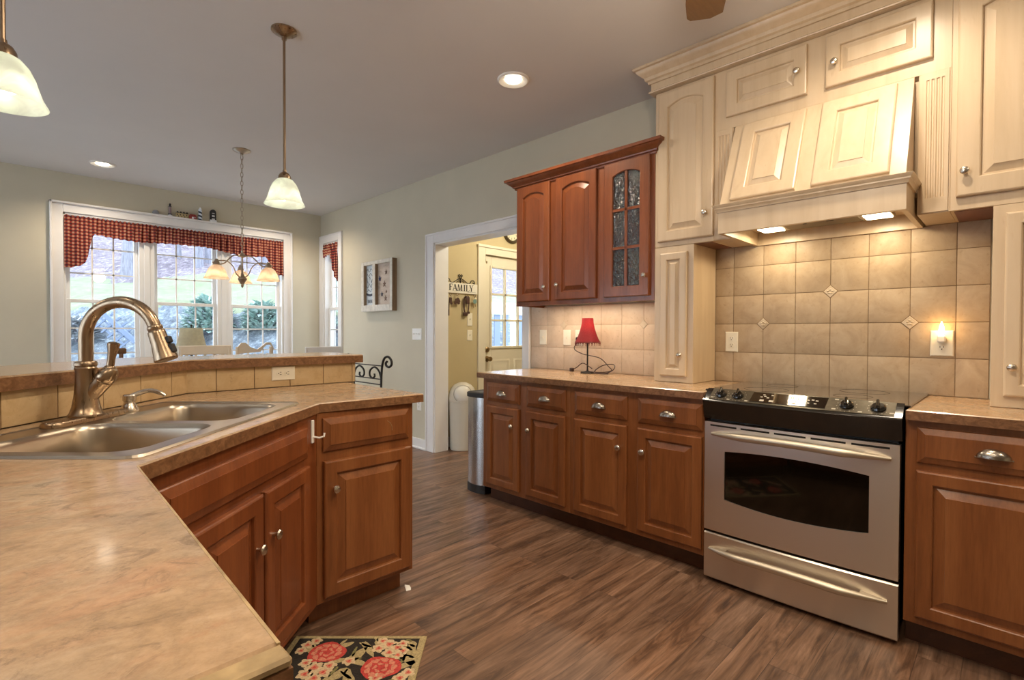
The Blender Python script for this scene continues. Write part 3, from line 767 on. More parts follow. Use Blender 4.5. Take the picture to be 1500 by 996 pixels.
for k in range(9):
    u = .215+.300*k/8; rs.append([tuple(PP(u, .16, .002)), tuple(PP(u, .16, .005)), tuple(PP(u, .88, .005)), tuple(PP(u, .88, .002))])
rings(bm, rs); disp = obj('display', bm, M['black_glass'], fas, local=True)
M['led'] = glow('green_digits', (.45, .9, .05), 1.2, (.05, .1, .01))
def on_panel(bm, u, f, du, df, h0=.005, h1=.0055):
    rings(bm, [[tuple(PP(u-du, f-df, h0)), tuple(PP(u+du, f-df, h0)), tuple(PP(u+du, f+df, h0)), tuple(PP(u-du, f+df, h0))], [tuple(PP(u-du, f-df, h1)), tuple(PP(u+du, f-df, h1)), tuple(PP(u+du, f+df, h1)), tuple(PP(u-du, f+df, h1))]])
bm = nb()
for k in range(4): on_panel(bm, .378+.008*k+(.004 if k > 1 else 0), .66, .0026, .07)
obj('digits', bm, M['led'], disp, local=True)
bm = nb()
for (u, f) in ((.265, .30), (.305, .30), (.395, .30)): on_panel(bm, u, f, .009, .06)
for (u, f) in ((.258, .55), (.272, .62), (.285, .52), (.265, .72), (.445, .60), (.462, .64), (.478, .60), (.447, .40), (.475, .40), (.40, .42), (.30, .72)): on_panel(bm, u, f, .005, .03)
bmj(disp, bm, M['white_mark'])
KU = [(.075, .50), (.155, .50), (.585, .50), (.690, .50)]
bm = nb()
for (u, f) in KU:
    for k in range(11):
        a = -PI*.75+PI*1.5*k/10 - PI/2
        on_panel(bm, u+.034*math.cos(a), f+.034*math.sin(a)/.085, .0014, .016, .003, .0035)
for (u, f) in ((.038, .22), (.118, .16), (.20, .18), (.545, .20), (.635, .15), (.735, .22), (.545, .85), (.66, .88)): on_panel(bm, u, f, .007, .035, .003, .0035)
bmj(face, bm, M['white_mark'])
for (u, f) in KU:
    n_ = (PP(u, f, 1)-PP(u, f, 0)); T = align(PP(u, f, .003), n_)
    bm = nb(); lathe(bm, [(.026, 0), (.026, .006), (.022, .011), (.019, .014), (.001, .0145)], T, 22); box(bm, -.0055, .0055, -.021, .021, .013, .030, .003, T=T @ Matrix.Rotation(.1, 4, 'Z'))
    obj('knob', bm, M['black_gloss'], fas, local=True)
# oven door
DZ0, DZ1 = .252, .774
NX = 24
def front_y(u, z, amt=.012): return -.024-bulge(u, amt)
def win_top(u): t = 2*(u-.100)/.567-1; return .640+.017*(1-t*t)
def win_bot(u): t = 2*(u-.100)/.567-1; return .412-.022*(1-t*t)
bm = nb()
rs = []
def door_section(bm, z0f, z1f, u0, u1, n=24):
    fr = []; 
    for k in range(n+1):
        u = u0+(u1-u0)*k/n; fr.append((u, front_y(u, 0), z0f(u), z1f(u)))
    a = [bm.verts.new((u, y, z0)) for u, y, z0, z1 in fr]; b = [bm.verts.new((u, y, z1)) for u, y, z0, z1 in fr]
    c = [bm.verts.new((u, .018, z0)) for u, y, z0, z1 in fr]; d = [bm.verts.new((u, .018, z1)) for u, y, z0, z1 in fr]
    for k in range(n):
        bm.faces.new((a[k], a[k+1], b[k+1], b[k])); bm.faces.new((c[k], d[k], d[k+1], c[k+1])); bm.faces.new((b[k], b[k+1], d[k+1], d[k])); bm.faces.new((a[k], c[k], c[k+1], a[k+1]))
    bm.faces.new((a[0], b[0], d[0], c[0])); bm.faces.new((a[n], c[n], d[n], b[n]))
door_section(bm, lambda u: DZ0, win_bot, 0.100, .667); door_section(bm, win_top, lambda u: DZ1, .100, .667)
door_section(bm, lambda u: DZ0, lambda u: DZ1, .002, .100, 4); door_section(bm, lambda u: DZ0, lambda u: DZ1, .667, RWD-.002, 4)
bmesh.ops.remove_doubles(bm, verts=bm.verts[:], dist=.0004)
od = obj('oven_door', bm, M['steel'], rg, local=True, sharp=30)
bm = nb(); a, b = [], []; n = 24
for k in range(n+1):
    u = .100+.567*k/n; y = front_y(u, 0)+.006; a.append(bm.verts.new((u, y, win_bot(u)-.002))); b.append(bm.verts.new((u, y, win_top(u)+.002)))
for k in range(n): bm.faces.new((a[k], a[k+1], b[k+1], b[k]))
bmesh.ops.solidify(bm, geom=bm.faces[:], thickness=.004); obj('oven_window', bm, M['oven_glass'], od, local=True)
bm = nb()
for k in range(5):
    u0 = .03+.144*k; 
    for j in range(6):
        ua = u0+.125*j/6; ub = u0+.125*(j+1)/6; ya, yb = front_y(ua, 0), front_y(ub, 0)
        rings(bm, [[(ua, ya-.0008, .754), (ub, yb-.0008, .754), (ub, yb-.0008, .762), (ua, ya-.0008, .762)], [(ua, ya+.002, .754), (ub, yb+.002, .754), (ub, yb+.002, .762), (ua, ya+.002, .762)]])
obj('vent_slots', bm, M['dark_hole'], od, local=True)
M['handle_metal'] = metal('satin_champagne_metal', (.62, .55, .44), .46)
def bar_handle(parent, z, u0, u1, rise, base):
    bm = nb(); pts, rad = [], []
    for k in range(25):
        t = k/24; s = 1-(2*t-1)**2; u = u0+(u1-u0)*t
        pts.append((u, base-bulge(u, .012)-.004-.044*min(1, s*1.5)*1.0+.0, z+rise*s)); rad.append(.007+.0105*min(1, s*1.4))
    tube(bm, pts, rad, 12)
    for u, sg in ((u0+.01, 1), (u1-.01, -1)): extr(bm, [(u, base-bulge(u, .012)+.002, z+.003), (u+sg*.075, base-bulge(u, .012)+.002, z+.012), (u+sg*.075, base-bulge(u, .012)-.040, z+.012), (u+sg*.02, base-bulge(u, .012)-.012, z+.005)], (0, 0, .004))
    return obj('handle', bm, M['handle_metal'], parent, local=True)
bar_handle(od, .718, .040, .735, .012, -.024)
bm = nb(); rs = []
for k in range(NU):
    u = .002+(RWD-.004)*k/(NU-1); y = -.022-bulge(u, .012); rs.append([(u, .018, .018), (u, y+.006, .018), (u, y, .024), (u, y, .232), (u, y+.006, .238), (u, .018, .238)])
rings(bm, rs); dw = obj('storage_drawer', bm, M['steel'], rg, local=True, sharp=30)
bar_handle(dw, .162, .030, .728, .014, -.022)

# ================================================================== CREAM UPPERS (right wall)
XU = 2.74
UD = XW-XU-.001
def NTop(): pass
CRB = 2.600   # underside of the frieze
# left tall unit: upper door + narrow counter unit
LY0, LYm, LY1 = 1.528, 1.288, 1.176
r = thing('wall_cabinet', 'cream glazed cabinet left of the hood with narrow lower door reaching the counter', 'cabinet', (XU, LY0, .914), RW, 'cream wall cabinets')
r.location.z = .9145
def vz(z): return z-.9145
bm = nb(); box(bm, 0, LY0-LY1, 0, UD, vz(1.700), vz(2.60), .0015); box(bm, 0, LY0-LYm, 0, UD-.011, vz(.915), vz(1.699), .0015); obj('body', bm, M['cream'], r, local=True)
bm = nb(); box(bm, LY0-LYm+.001, LY0-LY1-.016, .02, UD-.012, vz(1.6975), vz(1.6995)); obj('underside_panel', bm, M['cherry_red'], r, local=True)
panel_door(r, LY0-1.503, LY0-1.176, vz(1.728), vz(2.585), M['cream'], rise=.028, fw=.062, kn=(LY0-1.214, vz(1.855)), kr=.0155)
panel_door(r, LY0-1.485, LY0-1.322, vz(.952), vz(1.660), M['cream'], fw=.044, kn=(LY0-1.355, vz(1.073)), kr=.0150, raise_=.022)
# centre unit over the hood
CY0, CY1 = 1.1755, .202
r = thing('wall_cabinet', 'cream two-door cabinet above the range hood with fluted side pilasters', 'cabinet', (XU, CY0, 1.70), RW, 'cream wall cabinets')
def vz(z): return z-1.70
bm = nb(); wC = CY0-CY1
box(bm, 0, wC, 0, UD, vz(2.285), vz(2.60), .001); box(bm, 0, .1, 0, UD, vz(1.70), vz(2.2849), .001); box(bm, wC-.105, wC, 0, UD, vz(1.70), vz(2.2849), .001); box(bm, .1, wC-.105, .02, UD, vz(1.78), vz(2.2849))
obj('body', bm, M['cream'], r, local=True)
panel_door(r, CY0-1.112, CY0-.728, vz(2.342), vz(2.580), M['cream'], fw=.060, kn=(CY0-.768, vz(2.458)), kr=.0155, raise_=.028)
panel_door(r, CY0-.650, CY0-.262, vz(2.342), vz(2.580), M['cream'], fw=.060, kn=(CY0-.612, vz(2.445)), kr=.0155, raise_=.028)
for c in (.052, wC-.050):
    bm = nb(); fl = .0065
    prof = [(c-.044, 0), (c-.044, -.006), (c-.033, -.006)]
    for k in range(4):
        x = c-.033+.0165*k; prof += [(x+.003, -.006), (x+.006, -.0015), (x+.0105, -.0015), (x+.0135, -.006)]
    prof += [(c+.044, -.006), (c+.044, 0)]
    rings(bm, [[(x, y, vz(1.765)) for x, y in prof], [(x, y, vz(2.255)) for x, y in prof]])
    box(bm, c-.044, c+.044, -.006, 0, vz(1.705), vz(1.765)); box(bm, c-.044, c+.044, -.006, 0, vz(2.255), vz(2.283))
    obj('pilaster', bm, M['cream'], r, local=True)
# right unit
r = thing('wall_cabinet', 'large cream cabinet at the right frame edge, narrow door below it', 'cabinet', (XU, CY1-.0005, .9145), RW, 'cream wall cabinets')
def vz(z): return z-.9145
Y0 = CY1-.0005; wR = .90
bm = nb(); box(bm, 0, wR, 0, UD, vz(1.700), vz(2.60), .0015); box(bm, Y0-.072, wR, 0, UD-.011, vz(.915), vz(1.699), .0015); obj('body', bm, M['cream'], r, local=True)
bm = nb(); box(bm, .012, Y0-.074, .02, UD-.012, vz(1.6975), vz(1.6995)); obj('underside_panel', bm, M['cherry_red'], r, local=True)
panel_door(r, Y0-.183, Y0+.29, vz(1.750), vz(2.585), M['cream'], rise=.028, fw=.075, kn=(Y0-.156, vz(1.848)), kr=.0155)
panel_door(r, Y0+.31, Y0+.68, vz(1.750), vz(2.585), M['cream'], rise=.028, fw=.075)
panel_door(r, Y0-.036, Y0+.20, vz(.960), vz(1.665), M['cream'], fw=.048, kn=(Y0-.012, vz(1.072)), kr=.0155)
# frieze and crown
bm = nb(); box(bm, XU-.028, XW-.001, CY1-.86, 1.545, 2.601, 2.744, .001)
prof = [(0, 2.655-2.6), (.012, 2.655-2.6), (.014, 2.668-2.6), (.026, 2.674-2.6), (.030, 2.690-2.6), (.050, 2.706-2.6), (.062, 2.716-2.6), (.066, 2.727-2.6), (.078, 2.731-2.6), (.080, 2.7435-2.6), (0, 2.7435-2.6)]
molding(bm, [(XW-.001, 1.545), (XU-.028, 1.545), (XU-.028, CY1-.86)][::-1], [(-o, u) for o, u in prof], 2.6) if False else molding(bm, [(XW-.001, 1.545), (XU-.028, 1.545), (XU-.028, CY1-.86)], prof, 2.6)
prof2 = [(0, 0), (.010, 0), (.012, .006), (.006, .012), (0, .013)]
molding(bm, [(XW-.001, 1.545), (XU-.028, 1.545), (XU-.028, CY1-.86)], prof2, 2.6015)
struct('trim_9', bm, M['cream'])
# hood
HY0, HY1 = 1.0745, .3065; HX = 2.515
hd = thing('range_hood', 'cream wood-panelled range hood over the cooktop with two lit lamps', 'range hood', (XU, HY0, 1.69), RW)
HW = HY0-HY1
def vz(z): return z-1.69
f0 = HX-XU      # front of the band (negative local y)
bm = nb()
box(bm, .010, HW-.010, f0+.012, f0+.034, vz(1.692), vz(1.825), .001); box(bm, .010, .030, f0+.034, UD, vz(1.692), vz(1.825), .001); box(bm, HW-.030, HW-.010, f0+.034, UD, vz(1.692), vz(1.825), .001); box(bm, .03, HW-.03, UD-.022, UD, vz(1.692), vz(1.78), .001)
obj('band', bm, M['cream'], hd, local=True)
bm = nb(); prof = [(0, 0), (.006, 0), (.008, .010), (.014, .016), (.014, .022), (.022, .030), (.024, .036), (.012, .040), (0, .040)]
molding(bm, [(.010, -.0005), (.010, f0+.012), (HW-.010, f0+.012), (HW-.010, -.0005)][::-1], [(-o, u) for o, u in prof][::1], vz(1.795)) if False else molding(bm, [(.010, -.0005), (.010, f0+.012), (HW-.010, f0+.012), (HW-.010, -.0005)], prof, vz(1.795))
obj('band_molding', bm, M['cream'], hd, local=True)
sy0, sz0, sy1, sz1 = f0+.022, vz(1.836), -.012, vz(2.280)
bm = nb(); rings(bm, [[(.014, sy0, sz0), (.014, sy1, sz1), (.014, -.0005, sz1), (.014, -.0005, sz0)], [(HW-.014, sy0, sz0), (HW-.014, sy1, sz1), (HW-.014, -.0005, sz1), (HW-.014, -.0005, sz0)]])
obj('sloped_front', bm, M['cream'], hd, local=True)
SL = math.hypot(sy1-sy0, sz1-sz0); Tsl = tr(0, sy0, sz0) @ Matrix.Rotation(-math.atan2(sy1-sy0, sz1-sz0), 4, 'X')
panel_door(hd, .062, .352, .012, SL-.018, M['cream'], t=.016, fw=.066, T=Tsl, name='front_panel', raise_=.030)
panel_door(hd, .418, .700, .012, SL-.018, M['cream'], t=.016, fw=.066, T=Tsl, name='front_panel', raise_=.030)
M['insert'] = metal('hood_insert_metal', (.42, .36, .28), .35)
bm = nb(); box(bm, .031, HW-.031, f0+.0345, UD-.023, vz(1.762), vz(1.775)); ins = obj('insert', bm, M['cream'], hd, local=True)
bm = nb(); box(bm, .10, HW-.10, .02, .20, vz(1.742), vz(1.7615), .003); vent = obj('vent_unit', bm, M['insert'], hd, local=True)
bm = nb(); box(bm, .225, HW-.225, .03, .19, vz(1.7400), vz(1.7418)); obj('grease_filter', bm, metal('filter_mesh', (.20, .16, .11), .5), vent, local=True)
bm = nb(); box(bm, .32, .335, .045, .055, vz(1.735), vz(1.7399), .001); obj('switch', bm, M['black'], vent, local=True); bm = nb(); box(bm, .42, .45, .045, .055, vz(1.735), vz(1.7399), .001); obj('switch', bm, M['black'], vent, local=True)
M['hood_lamp'] = glow('hood_lamp_lens', (1.0, .86, .58), 9)
for u in (.155, HW-.155):
    bm = nb(); box(bm, u-.050, u+.050, .055, .165, vz(1.736), vz(1.7415), .001); lens = obj('lamp_lens', bm, M['hood_lamp'], vent, local=True)
    p = wm(hd) @ Vector((u, .11, vz(1.728)))
    lamp('hood_lamp_light', 'AREA', p, HOOD_W, (1.0, .80, .52), .09)

# ================================================================== CHERRY UPPERS
HB, HT = 1.393, 2.300
def crown(bm, path, z):
    prof = [(0, 0), (.008, 0), (.010, .010), (.020, .014), (.022, .022), (.036, .034), (.052, .046), (.055, .052), (.066, .055), (.068, .072), (0, .072)]
    molding(bm, path, prof, z)
def vz(z): return z-HB
r = thing('wall_cabinet', 'cherry wall cabinet with two arched solid doors above the red lamp', 'cabinet', (XU, 2.672, HB), RW, 'cherry wall cabinets')
w = 2.672-1.925
bm = nb(); box(bm, 0, w, 0, UD, .03, vz(HT), .0015); box(bm, 0, w, 0, .02, 0, .03, .0015); box(bm, 0, .018, .02, UD, 0, .03); obj('body', bm, M['cherry_red'], r, local=True)
panel_door(r, .024, .336, .030, .870, M['cherry_red'], rise=.028, fw=.058, kn=(.302, .128), kr=.0150)
panel_door(r, .392, .732, .030, .870, M['cherry_red'], rise=.028, fw=.058, kn=(.418, .135), kr=.0150) 
bm = nb(); crown(bm, [(0, UD-.001), (0, -.002), (w, -.002)], vz(HT)-.042); obj('crown', bm, M['cherry_red'], r, local=True)
r = thing('wall_cabinet', 'cherry wall cabinet with six-pane textured glass door beside the cream cabinet', 'cabinet', (XU, 1.9245, HB), RW, 'cherry wall cabinets')
w = 1.9245-1.5295
bm = nb(); box(bm, 0, .07, 0, .02, 0, vz(HT), .001); box(bm, w-.07, w, 0, .02, 0, vz(HT), .001); box(bm, .07, w-.07, 0, .02, 0, .07, .001); box(bm, .07, w-.07, 0, .02, .83, vz(HT), .001)
box(bm, 0, .016, .02, UD, .03, vz(HT)); box(bm, w-.016, w, .02, UD, .03, vz(HT)); box(bm, .016, w-.016, UD-.01, UD, .03, vz(HT)); box(bm, .016, w-.016, .02, UD-.01, .03, .046); box(bm, .016, w-.016, .02, UD-.01, vz(HT)-.016, vz(HT))
for z in (.33, .61): box(bm, .016, w-.016, .03, UD-.01, z, z+.014)
obj('body', bm, M['cherry_red'], r, local=True)
def water_glass():
    m = NT('seeded_water_glass')
    nz = m.noise(m.coord((1, 1, .7)), 30, 2, .5, 3.0)
    bp = m.n('ShaderNodeBump', i={'Height': nz, 'Strength': 1.0, 'Distance': .012})
    tr_ = m.n('ShaderNodeBsdfTransparent', i={'Color': (.15, .15, .12, 1)}); gl = m.n('ShaderNodeBsdfGlossy', i={'Roughness': .05, 'Color': (.9, .92, .9, 1)})
    m.t.links.new(bp.outputs[0], gl.inputs['Normal'])
    lw = m.n('ShaderNodeLayerWeight', i={'Blend': .5, 'Normal': bp.outputs[0]}); fr = m.math('POWER', lw.outputs['Facing'], 4.0)
    mx = m.n('ShaderNodeMixShader'); m.t.links.new(m.math('ADD', fr, .13), mx.inputs[0]); m.t.links.new(tr_.outputs[0], mx.inputs[1]); m.t.links.new(gl.outputs[0], mx.inputs[2])
    m.t.links.new(mx.outputs[0], m.out.inputs[0]); return m.m
panel_door(r, .045, w-.028, .030, .870, M['cherry_red'], rise=.024, fw=.066, kn=(w-.052, .15), kr=.0150, glass=water_glass())
bm = nb(); crown(bm, [(0, -.002), (w, -.002), (w, UD-.001)], vz(HT)-.042); obj('crown', bm, M['cherry_red'], r, local=True)
# under-cabinet light bar (behind the face-frame lip)
ub = thing('under_cabinet_light', 'slim white light bar fixed beneath the cherry wall cabinets', 'light', (2.84, 2.15, HB+.03))
bm = nb(); box(bm, 2.82, 2.86, 1.75, 2.55, HB+.014, HB+.0295, .002); obj('housing', bm, M['plate_white'], ub)
bm = nb(); box(bm, 2.825, 2.855, 1.76, 2.54, HB+.010, HB+.0138); obj('diffuser', bm, glow('light_bar_lens', (1, .84, .6), 2), ub)
lamp('under_cabinet_light_source', 'AREA', (2.84, 2.15, HB+.008), UNDER_W, (1.0, .80, .58), .03, shape='RECTANGLE', sy=.78)

# ================================================================== WALL PLATES
def plate_root(name, label, cat, P, n, group, w=.072, h=.117, kind='outlet', mat='plate', gangs=1):
    """plate on a vertical wall; n = outward 2D normal"""
    rz = math.atan2(n[0], -n[1])   # local -y -> n
    o = thing(name, label, cat, P, rz, group)
    bm = nb(); rings(bm, [ring_pts(-w/2, w/2, -h/2, h/2, 0), ring_pts(-w/2, w/2, -h/2, h/2, -.003), ring_pts(-w/2+.004, w/2-.004, -h/2+.004, h/2-.004, -.006)])
    obj('cover_plate', bm, M[mat], o, local=True)
    horiz = w > h and gangs == 1
    if kind == 'outlet':
        for s in (-1, 1):
            bm = nb(); c = (s*.0195, 0) if horiz else (0, s*.0195)
            pts = [(c[0]+.016*math.cos(a)*(1 if horiz else 1), c[1]+.0145*math.sin(a)) for a in [2*PI*k/16 for k in range(16)]]
            rings(bm, [[(x, -.0055, z) for x, z in pts], [(x, -.0078, z) for x, z in pts]]); rc = obj('receptacle', bm, M[mat], o, local=True)
            bm = nb()
            for dx, dz, aw, ah in ((-.006, .003, .0012, .0045), (.006, .003, .0012, .004), (0, -.007, .0024, .0024)):
                if horiz: dx, dz, aw, ah = dz, dx, ah, aw
                box(bm, c[0]+dx-aw, c[0]+dx+aw, -.0082, -.0077, c[1]+dz-ah, c[1]+dz+ah)
            obj('slots', bm, M['slot'], rc, local=True)
    else:
        for g in range(gangs):
            cx = (g-(gangs-1)/2)*.046
            bm = nb(); box(bm, cx-.005, cx+.005, -.0085, -.0055, -.012, .012); box(bm, cx-.0042, cx+.0042, -.017, -.006, -.002, .009, .001, T=None); obj('toggle', bm, M[mat], o, local=True)
    return o
XT = XW-.0095
plate_root('outlet', 'ivory outlet on the tile between narrow cream cabinet and range', 'outlet', (XT, 1.19, 1.148), (-1, 0), 'wall outlets')
nlo = plate_root('outlet', 'ivory outlet with the glowing night light plugged in, right of range', 'outlet', (XT, .243, 1.156), (-1, 0), 'wall outlets', w=.082)
plate_root('light_switch', 'ivory light switch on pale tile left of the red lamp', 'light switch', (XT, 2.66, 1.161), (-1, 0), 'wall switches', kind='switch')
plate_root('light_switch', 'ivory light switch partly behind the red lamp shade', 'light switch', (XT, 2.42, 1.161), (-1, 0), 'wall switches', kind='switch')
plate_root('outlet', 'ivory outlet behind the red lamp with its cord plugged in', 'outlet', (XT, 2.305, 1.161), (-1, 0), 'wall outlets')
plate_root('light_switch', 'white triple light switch on the grey wall left of the doorway', 'light switch', (XW, 4.40, 1.176), (-1, 0), 'wall switches', w=.165, h=.118, kind='switch', mat='plate_white', gangs=3)
plate_root('outlet', 'white outlet low on the wall behind the peninsula end', 'outlet', (XW, 4.36, .45), (-1, 0), 'wall outlets', mat='plate_white')
plate_root('outlet', 'ivory outlet set sideways in the tiled ledge behind the sink', 'outlet', (1.035, 2.6905, .985), (0, -1), 'wall outlets', w=.117, h=.072)
plate_root('thermostat', 'small cream wall control above the mudroom light switch', 'wall control', (3.585, YM, 1.335), (0, -1), None, kind='switch', w=.07, h=.14)
plate_root('light_switch', 'cream light switch on the olive mudroom wall under the keys', 'light switch', (3.585, YM, 1.165), (0, -1), 'wall switches', kind='switch')
# night light
nl = thing('night_light', 'small plug-in night light glowing with a candle-shaped bulb', 'night light', (XT-.009, .243, 1.176))
bm = nb(); box(bm, XT-.036, XT-.0085, .228, .258, 1.160, 1.192, .005); obj('body', bm, M['plate_white'], nl)
bm = nb(); lathe(bm, [(.006, 0), (.0075, .008), (.0105, .022), (.0095, .036), (.005, .052), (.001, .064)], tr(XT-.022, .243, 1.1921), 14); obj('bulb', bm, glow('night_bulb', (1, .62, .22), 14), nl)
lamp('night_light_source', 'POINT', (XT-.04, .243, 1.225), .35, (1, .58, .22), .015)

# ================================================================== RED LAMP
LX, LYY = 2.905, 2.135
tl = thing('table_lamp', 'small table lamp with red bell shade and bead fringe on the counter', 'lamp', (LX, LYY, .9145), 0, None)
bm = nb(); lathe(bm, [(.048, 0), (.050, .004), (.046, .009), (.020, .014), (.007, .018), (.0055, .03), (.0055, .24), (.008, .245), (.008, .28), (.001, .281)], None, 22); obj('base', bm, M['iron'], tl, local=True)
def red_cloth():
    m = NT('red_fabric'); f = m.noise(m.coord((60, 60, 60)), 3, 3)
    m.p(Base_Color=m.ramp(f, [(.3, (.27, .018, .026)), (.7, (.38, .035, .042))]), Roughness=.8)
    return m.m
M['red'] = red_cloth()
bm = nb(); prof = [(.088, .215), (.074, .240), (.060, .275), (.048, .315), (.041, .350), (.038, .385)]
rs = []
for rr, z in prof: rs.append([(rr*(1+.025*math.cos(6*a))*math.cos(a), rr*(1+.025*math.cos(6*a))*math.sin(a), z) for a in [2*PI*k/36 for k in range(36)]])
rings(bm, rs, False, False); bmesh.ops.solidify(bm, geom=bm.faces[:], thickness=.002); sh = obj('shade', bm, M['red'], tl, local=True, sharp=60)
bm = nb()
lathe(bm, [(.0895, .213), (.0915, .217), (.0895, .222)], None, 36, False, False)
for k in range(26):
    a = 2*PI*k/26; lathe(bm, [(.0014, 0), (.0014, .012), (.003, .015), (.0034, .019), (.001, .023)], tr(.087*math.cos(a), .087*math.sin(a), .192), 6)
obj('bead_fringe', bm, plain('dark_red_beads', (.16, .015, .015), .3), sh, local=True)
lamp('table_lamp_source', 'POINT', (LX, LYY, .9145+.33), .5, WARM, .02)
bm = nb()
pts = spline([(XT-.012, 2.305, 1.142), (XT-.03, 2.33, 1.08), (XT-.04, 2.25, 1.045), (LX+.03, 2.12, 1.035), (LX+.01, 2.03, 1.02), (LX+.0, 1.96, .97), (LX-.01, 1.93, .945), (LX-.02, 1.99, .930), (LX-.02, 2.06, .932), (LX-.01, 2.00, .975), (LX+.0, 1.92, .985), (LX-.02, 1.905, .955), (LX-.03, 1.96, .926), (LX-.04, 2.05, .921), (LX-.03, 1.97, .920), (LX-.02, 1.95, .922), (LX-.01, 2.02, .921), (LX, 2.10, .9205)], 7)
tube(bm, pts, .0032, 6); tube(bm, spline([(LX-.02, 2.08, .95), (LX-.03, 2.15, .985), (LX-.02, 2.21, .955), (LX-.03, 2.24, .935)], 6), .0032, 6)
box(bm, LX-.045, LX-.018, 2.235, 2.262, .9205, .948, .004)
obj('cord', bm, plain('brown_cord', (.045, .02, .012), .4), tl)
# plug at the outlet
bm = nb(); box(bm, XT-.03, XT-.0083, 2.288, 2.322, 1.135, 1.165, .005); obj('plug', bm, M['black'], tl)

# ================================================================== CEILING FIXTURES
M['can_trim'] = plain('white_can_trim', (.82, .80, .76), .4)
M['can_bulb'] = glow('flood_bulb', (1.0, .86, .62), 12)
cans = [(2.229, 2.206, 'round recessed ceiling light near the cherry wall cabinets'), (.69, 6.02, 'round recessed ceiling light close to the triple window'),
        (2.229, .35, 'round recessed ceiling light in front of the range'), (.95, 1.05, 'added recessed ceiling light over the kitchen floor, out of view'), (.05, .1, 'added recessed ceiling light over the near peninsula counter, out of view'), (1.5, -1.0, 'added recessed ceiling light near the back wall, out of view'), (-1.2, 3.9, 'added recessed ceiling light over the dining side, left'), (2.35, 6.02, 'added recessed ceiling light by the side window'), (-1.3, .6, 'added recessed ceiling light over the sitting side')]  # range can aside, the rest here are unseen extras added to brighten the room
for x, y, lab in cans:
    r = thing('recessed_light', lab, 'ceiling light', (x, y, ZC), 0, 'recessed ceiling lights')
    bm = nb(); lathe(bm, [(.052, -.0015), (.080, -.010), (.088, -.013), (.097, -.007), (.098, -.0005)], tr(x, y, ZC), 32, False, False); obj('trim_ring', bm, M['can_trim'], r)
    bm = nb(); lathe(bm, [(.051, -.0010), (.047, -.008), (.030, -.013), (.001, -.015)], tr(x, y, ZC), 24, True, False); obj('bulb', bm, M['can_bulb'], r)
    lamp('recessed_light_source', 'SPOT', (x, y, ZC-.03), CAN_W, SOFT, .06, spot=math.radians(150), blend=.7)
def shade_mat(name, col, s, veins):
    m = NT(name); f = m.noise(m.coord((1, 1, 1)), 12, 4, .6, 1.5); c = m.ramp(f, [(.35, veins), (.6, col)])
    m.p(Base_Color=m.mix(c, (.5, .5, .5), .35), Roughness=.25, Coat_Weight=.4)
    tl_ = m.n('ShaderNodeBsdfTranslucent', i={'Color': c}); mx = m.n('ShaderNodeMixShader', i={0: s})
    m.t.links.new(m.b.outputs[0], mx.inputs[1]); m.t.links.new(tl_.outputs[0], mx.inputs[2]); m.t.links.new(mx.outputs[0], m.out.inputs[0])
    return m.m
M['alabaster'] = shade_mat('alabaster_glass', (.90, .95, .84), .5, (.72, .74, .66))
M['alab_warm'] = shade_mat('amber_alabaster_glass', (.95, .80, .62), .5, (.80, .60, .42))
M['bulb'] = glow('lamp_bulb', (1, .95, .82), 4.5)
def bell(bm, R, H, T=None, n=32):
    prof = [(R*1.0, 0), (R*.955, H*.06), (R*.87, H*.17), (R*.79, H*.35), (R*.71, H*.56), (R*.58, H*.78), (R*.41, H*.93), (R*.25, H)]
    lathe(bm, prof, T, n, False, False); bmesh.ops.solidify(bm, geom=bm.faces[:], thickness=.003)
def pendant(x, y, label, zb):
    r = thing('pendant_light', label, 'pendant light', (x, y, ZC), 0, 'bar pendant lights')
    bm = nb(); lathe(bm, [(.062, -.0005), (.062, -.008), (.050, -.018), (.028, -.030), (.012, -.036), (.012, -.05), (.0065, -.052)], tr(x, y, ZC), 28, True, True); obj('canopy', bm, M['bronze'], r)
    bm = nb(); tube(bm, [(x, y, ZC-.05), (x, y, zb+.165)], .0066, 10); obj('stem', bm, M['bronze'], r)
    bm = nb(); lathe(bm, [(.001, .178), (.009, .178), (.010, .168), (.022, .160), (.030, .145), (.031, .130), (.026, .126)], tr(x, y, zb), 22); obj('socket_cap', bm, M['bronze'], r)
    bm = nb(); bell(bm, .098, .135, tr(x, y, zb)); obj('shade', bm, M['alabaster'], r, sharp=60)
    bm = nb(); lathe(bm, [(.010, .125), (.014, .10), (.030, .075), (.033, .055), (.026, .032), (.001, .022)], tr(x, y, zb), 18); obj('bulb', bm, M['bulb'], r)
    lamp('pendant_light_source', 'POINT', (x, y, zb+.012), PEND_W, (1, .92, .76), .012)
pendant(1.045, 2.690, 'bronze stem pendant with white glass bell shade over the far bar end', 1.853)
pendant(.016, 2.065, 'bronze stem pendant with white glass shade at the left frame edge', 1.853)

# chandelier
chx, chy = 1.474, 4.716
ch = thing('chandelier', 'three-arm bronze chandelier with amber glass shades hanging before the window', 'chandelier', (chx, chy, ZC))
M['pewter'] = metal('aged_pewter', (.46, .385, .30), .33)
bm = nb(); lathe(bm, [(.070, -.0005), (.070, -.006), (.052, -.016), (.03, -.024), (.012, -.03), (.012, -.042), (.001, -.043)], tr(chx, chy, ZC), 26); obj('canopy', bm, M['pewter'], ch)
z = ZC-.043; k = 0; bm = nb(); links = 0
while z > 1.905 and links < 40:
    L = .046; c = z-L*.42
    pts = [Vector((math.cos(a)*.010, 0, math.sin(a)*L*.5)) for a in [2*PI*i/12 for i in range(12)]]
    Rz = Matrix.Rotation(PI/2*(k % 2), 4, 'Z'); tube(bm, [tuple((Rz @ p)+Vector((chx, chy, c))) for p in pts], .0024, 6, closed=True)
    z -= L*.80; k += 1; links += 1
obj('chain', bm, M['pewter'], ch)
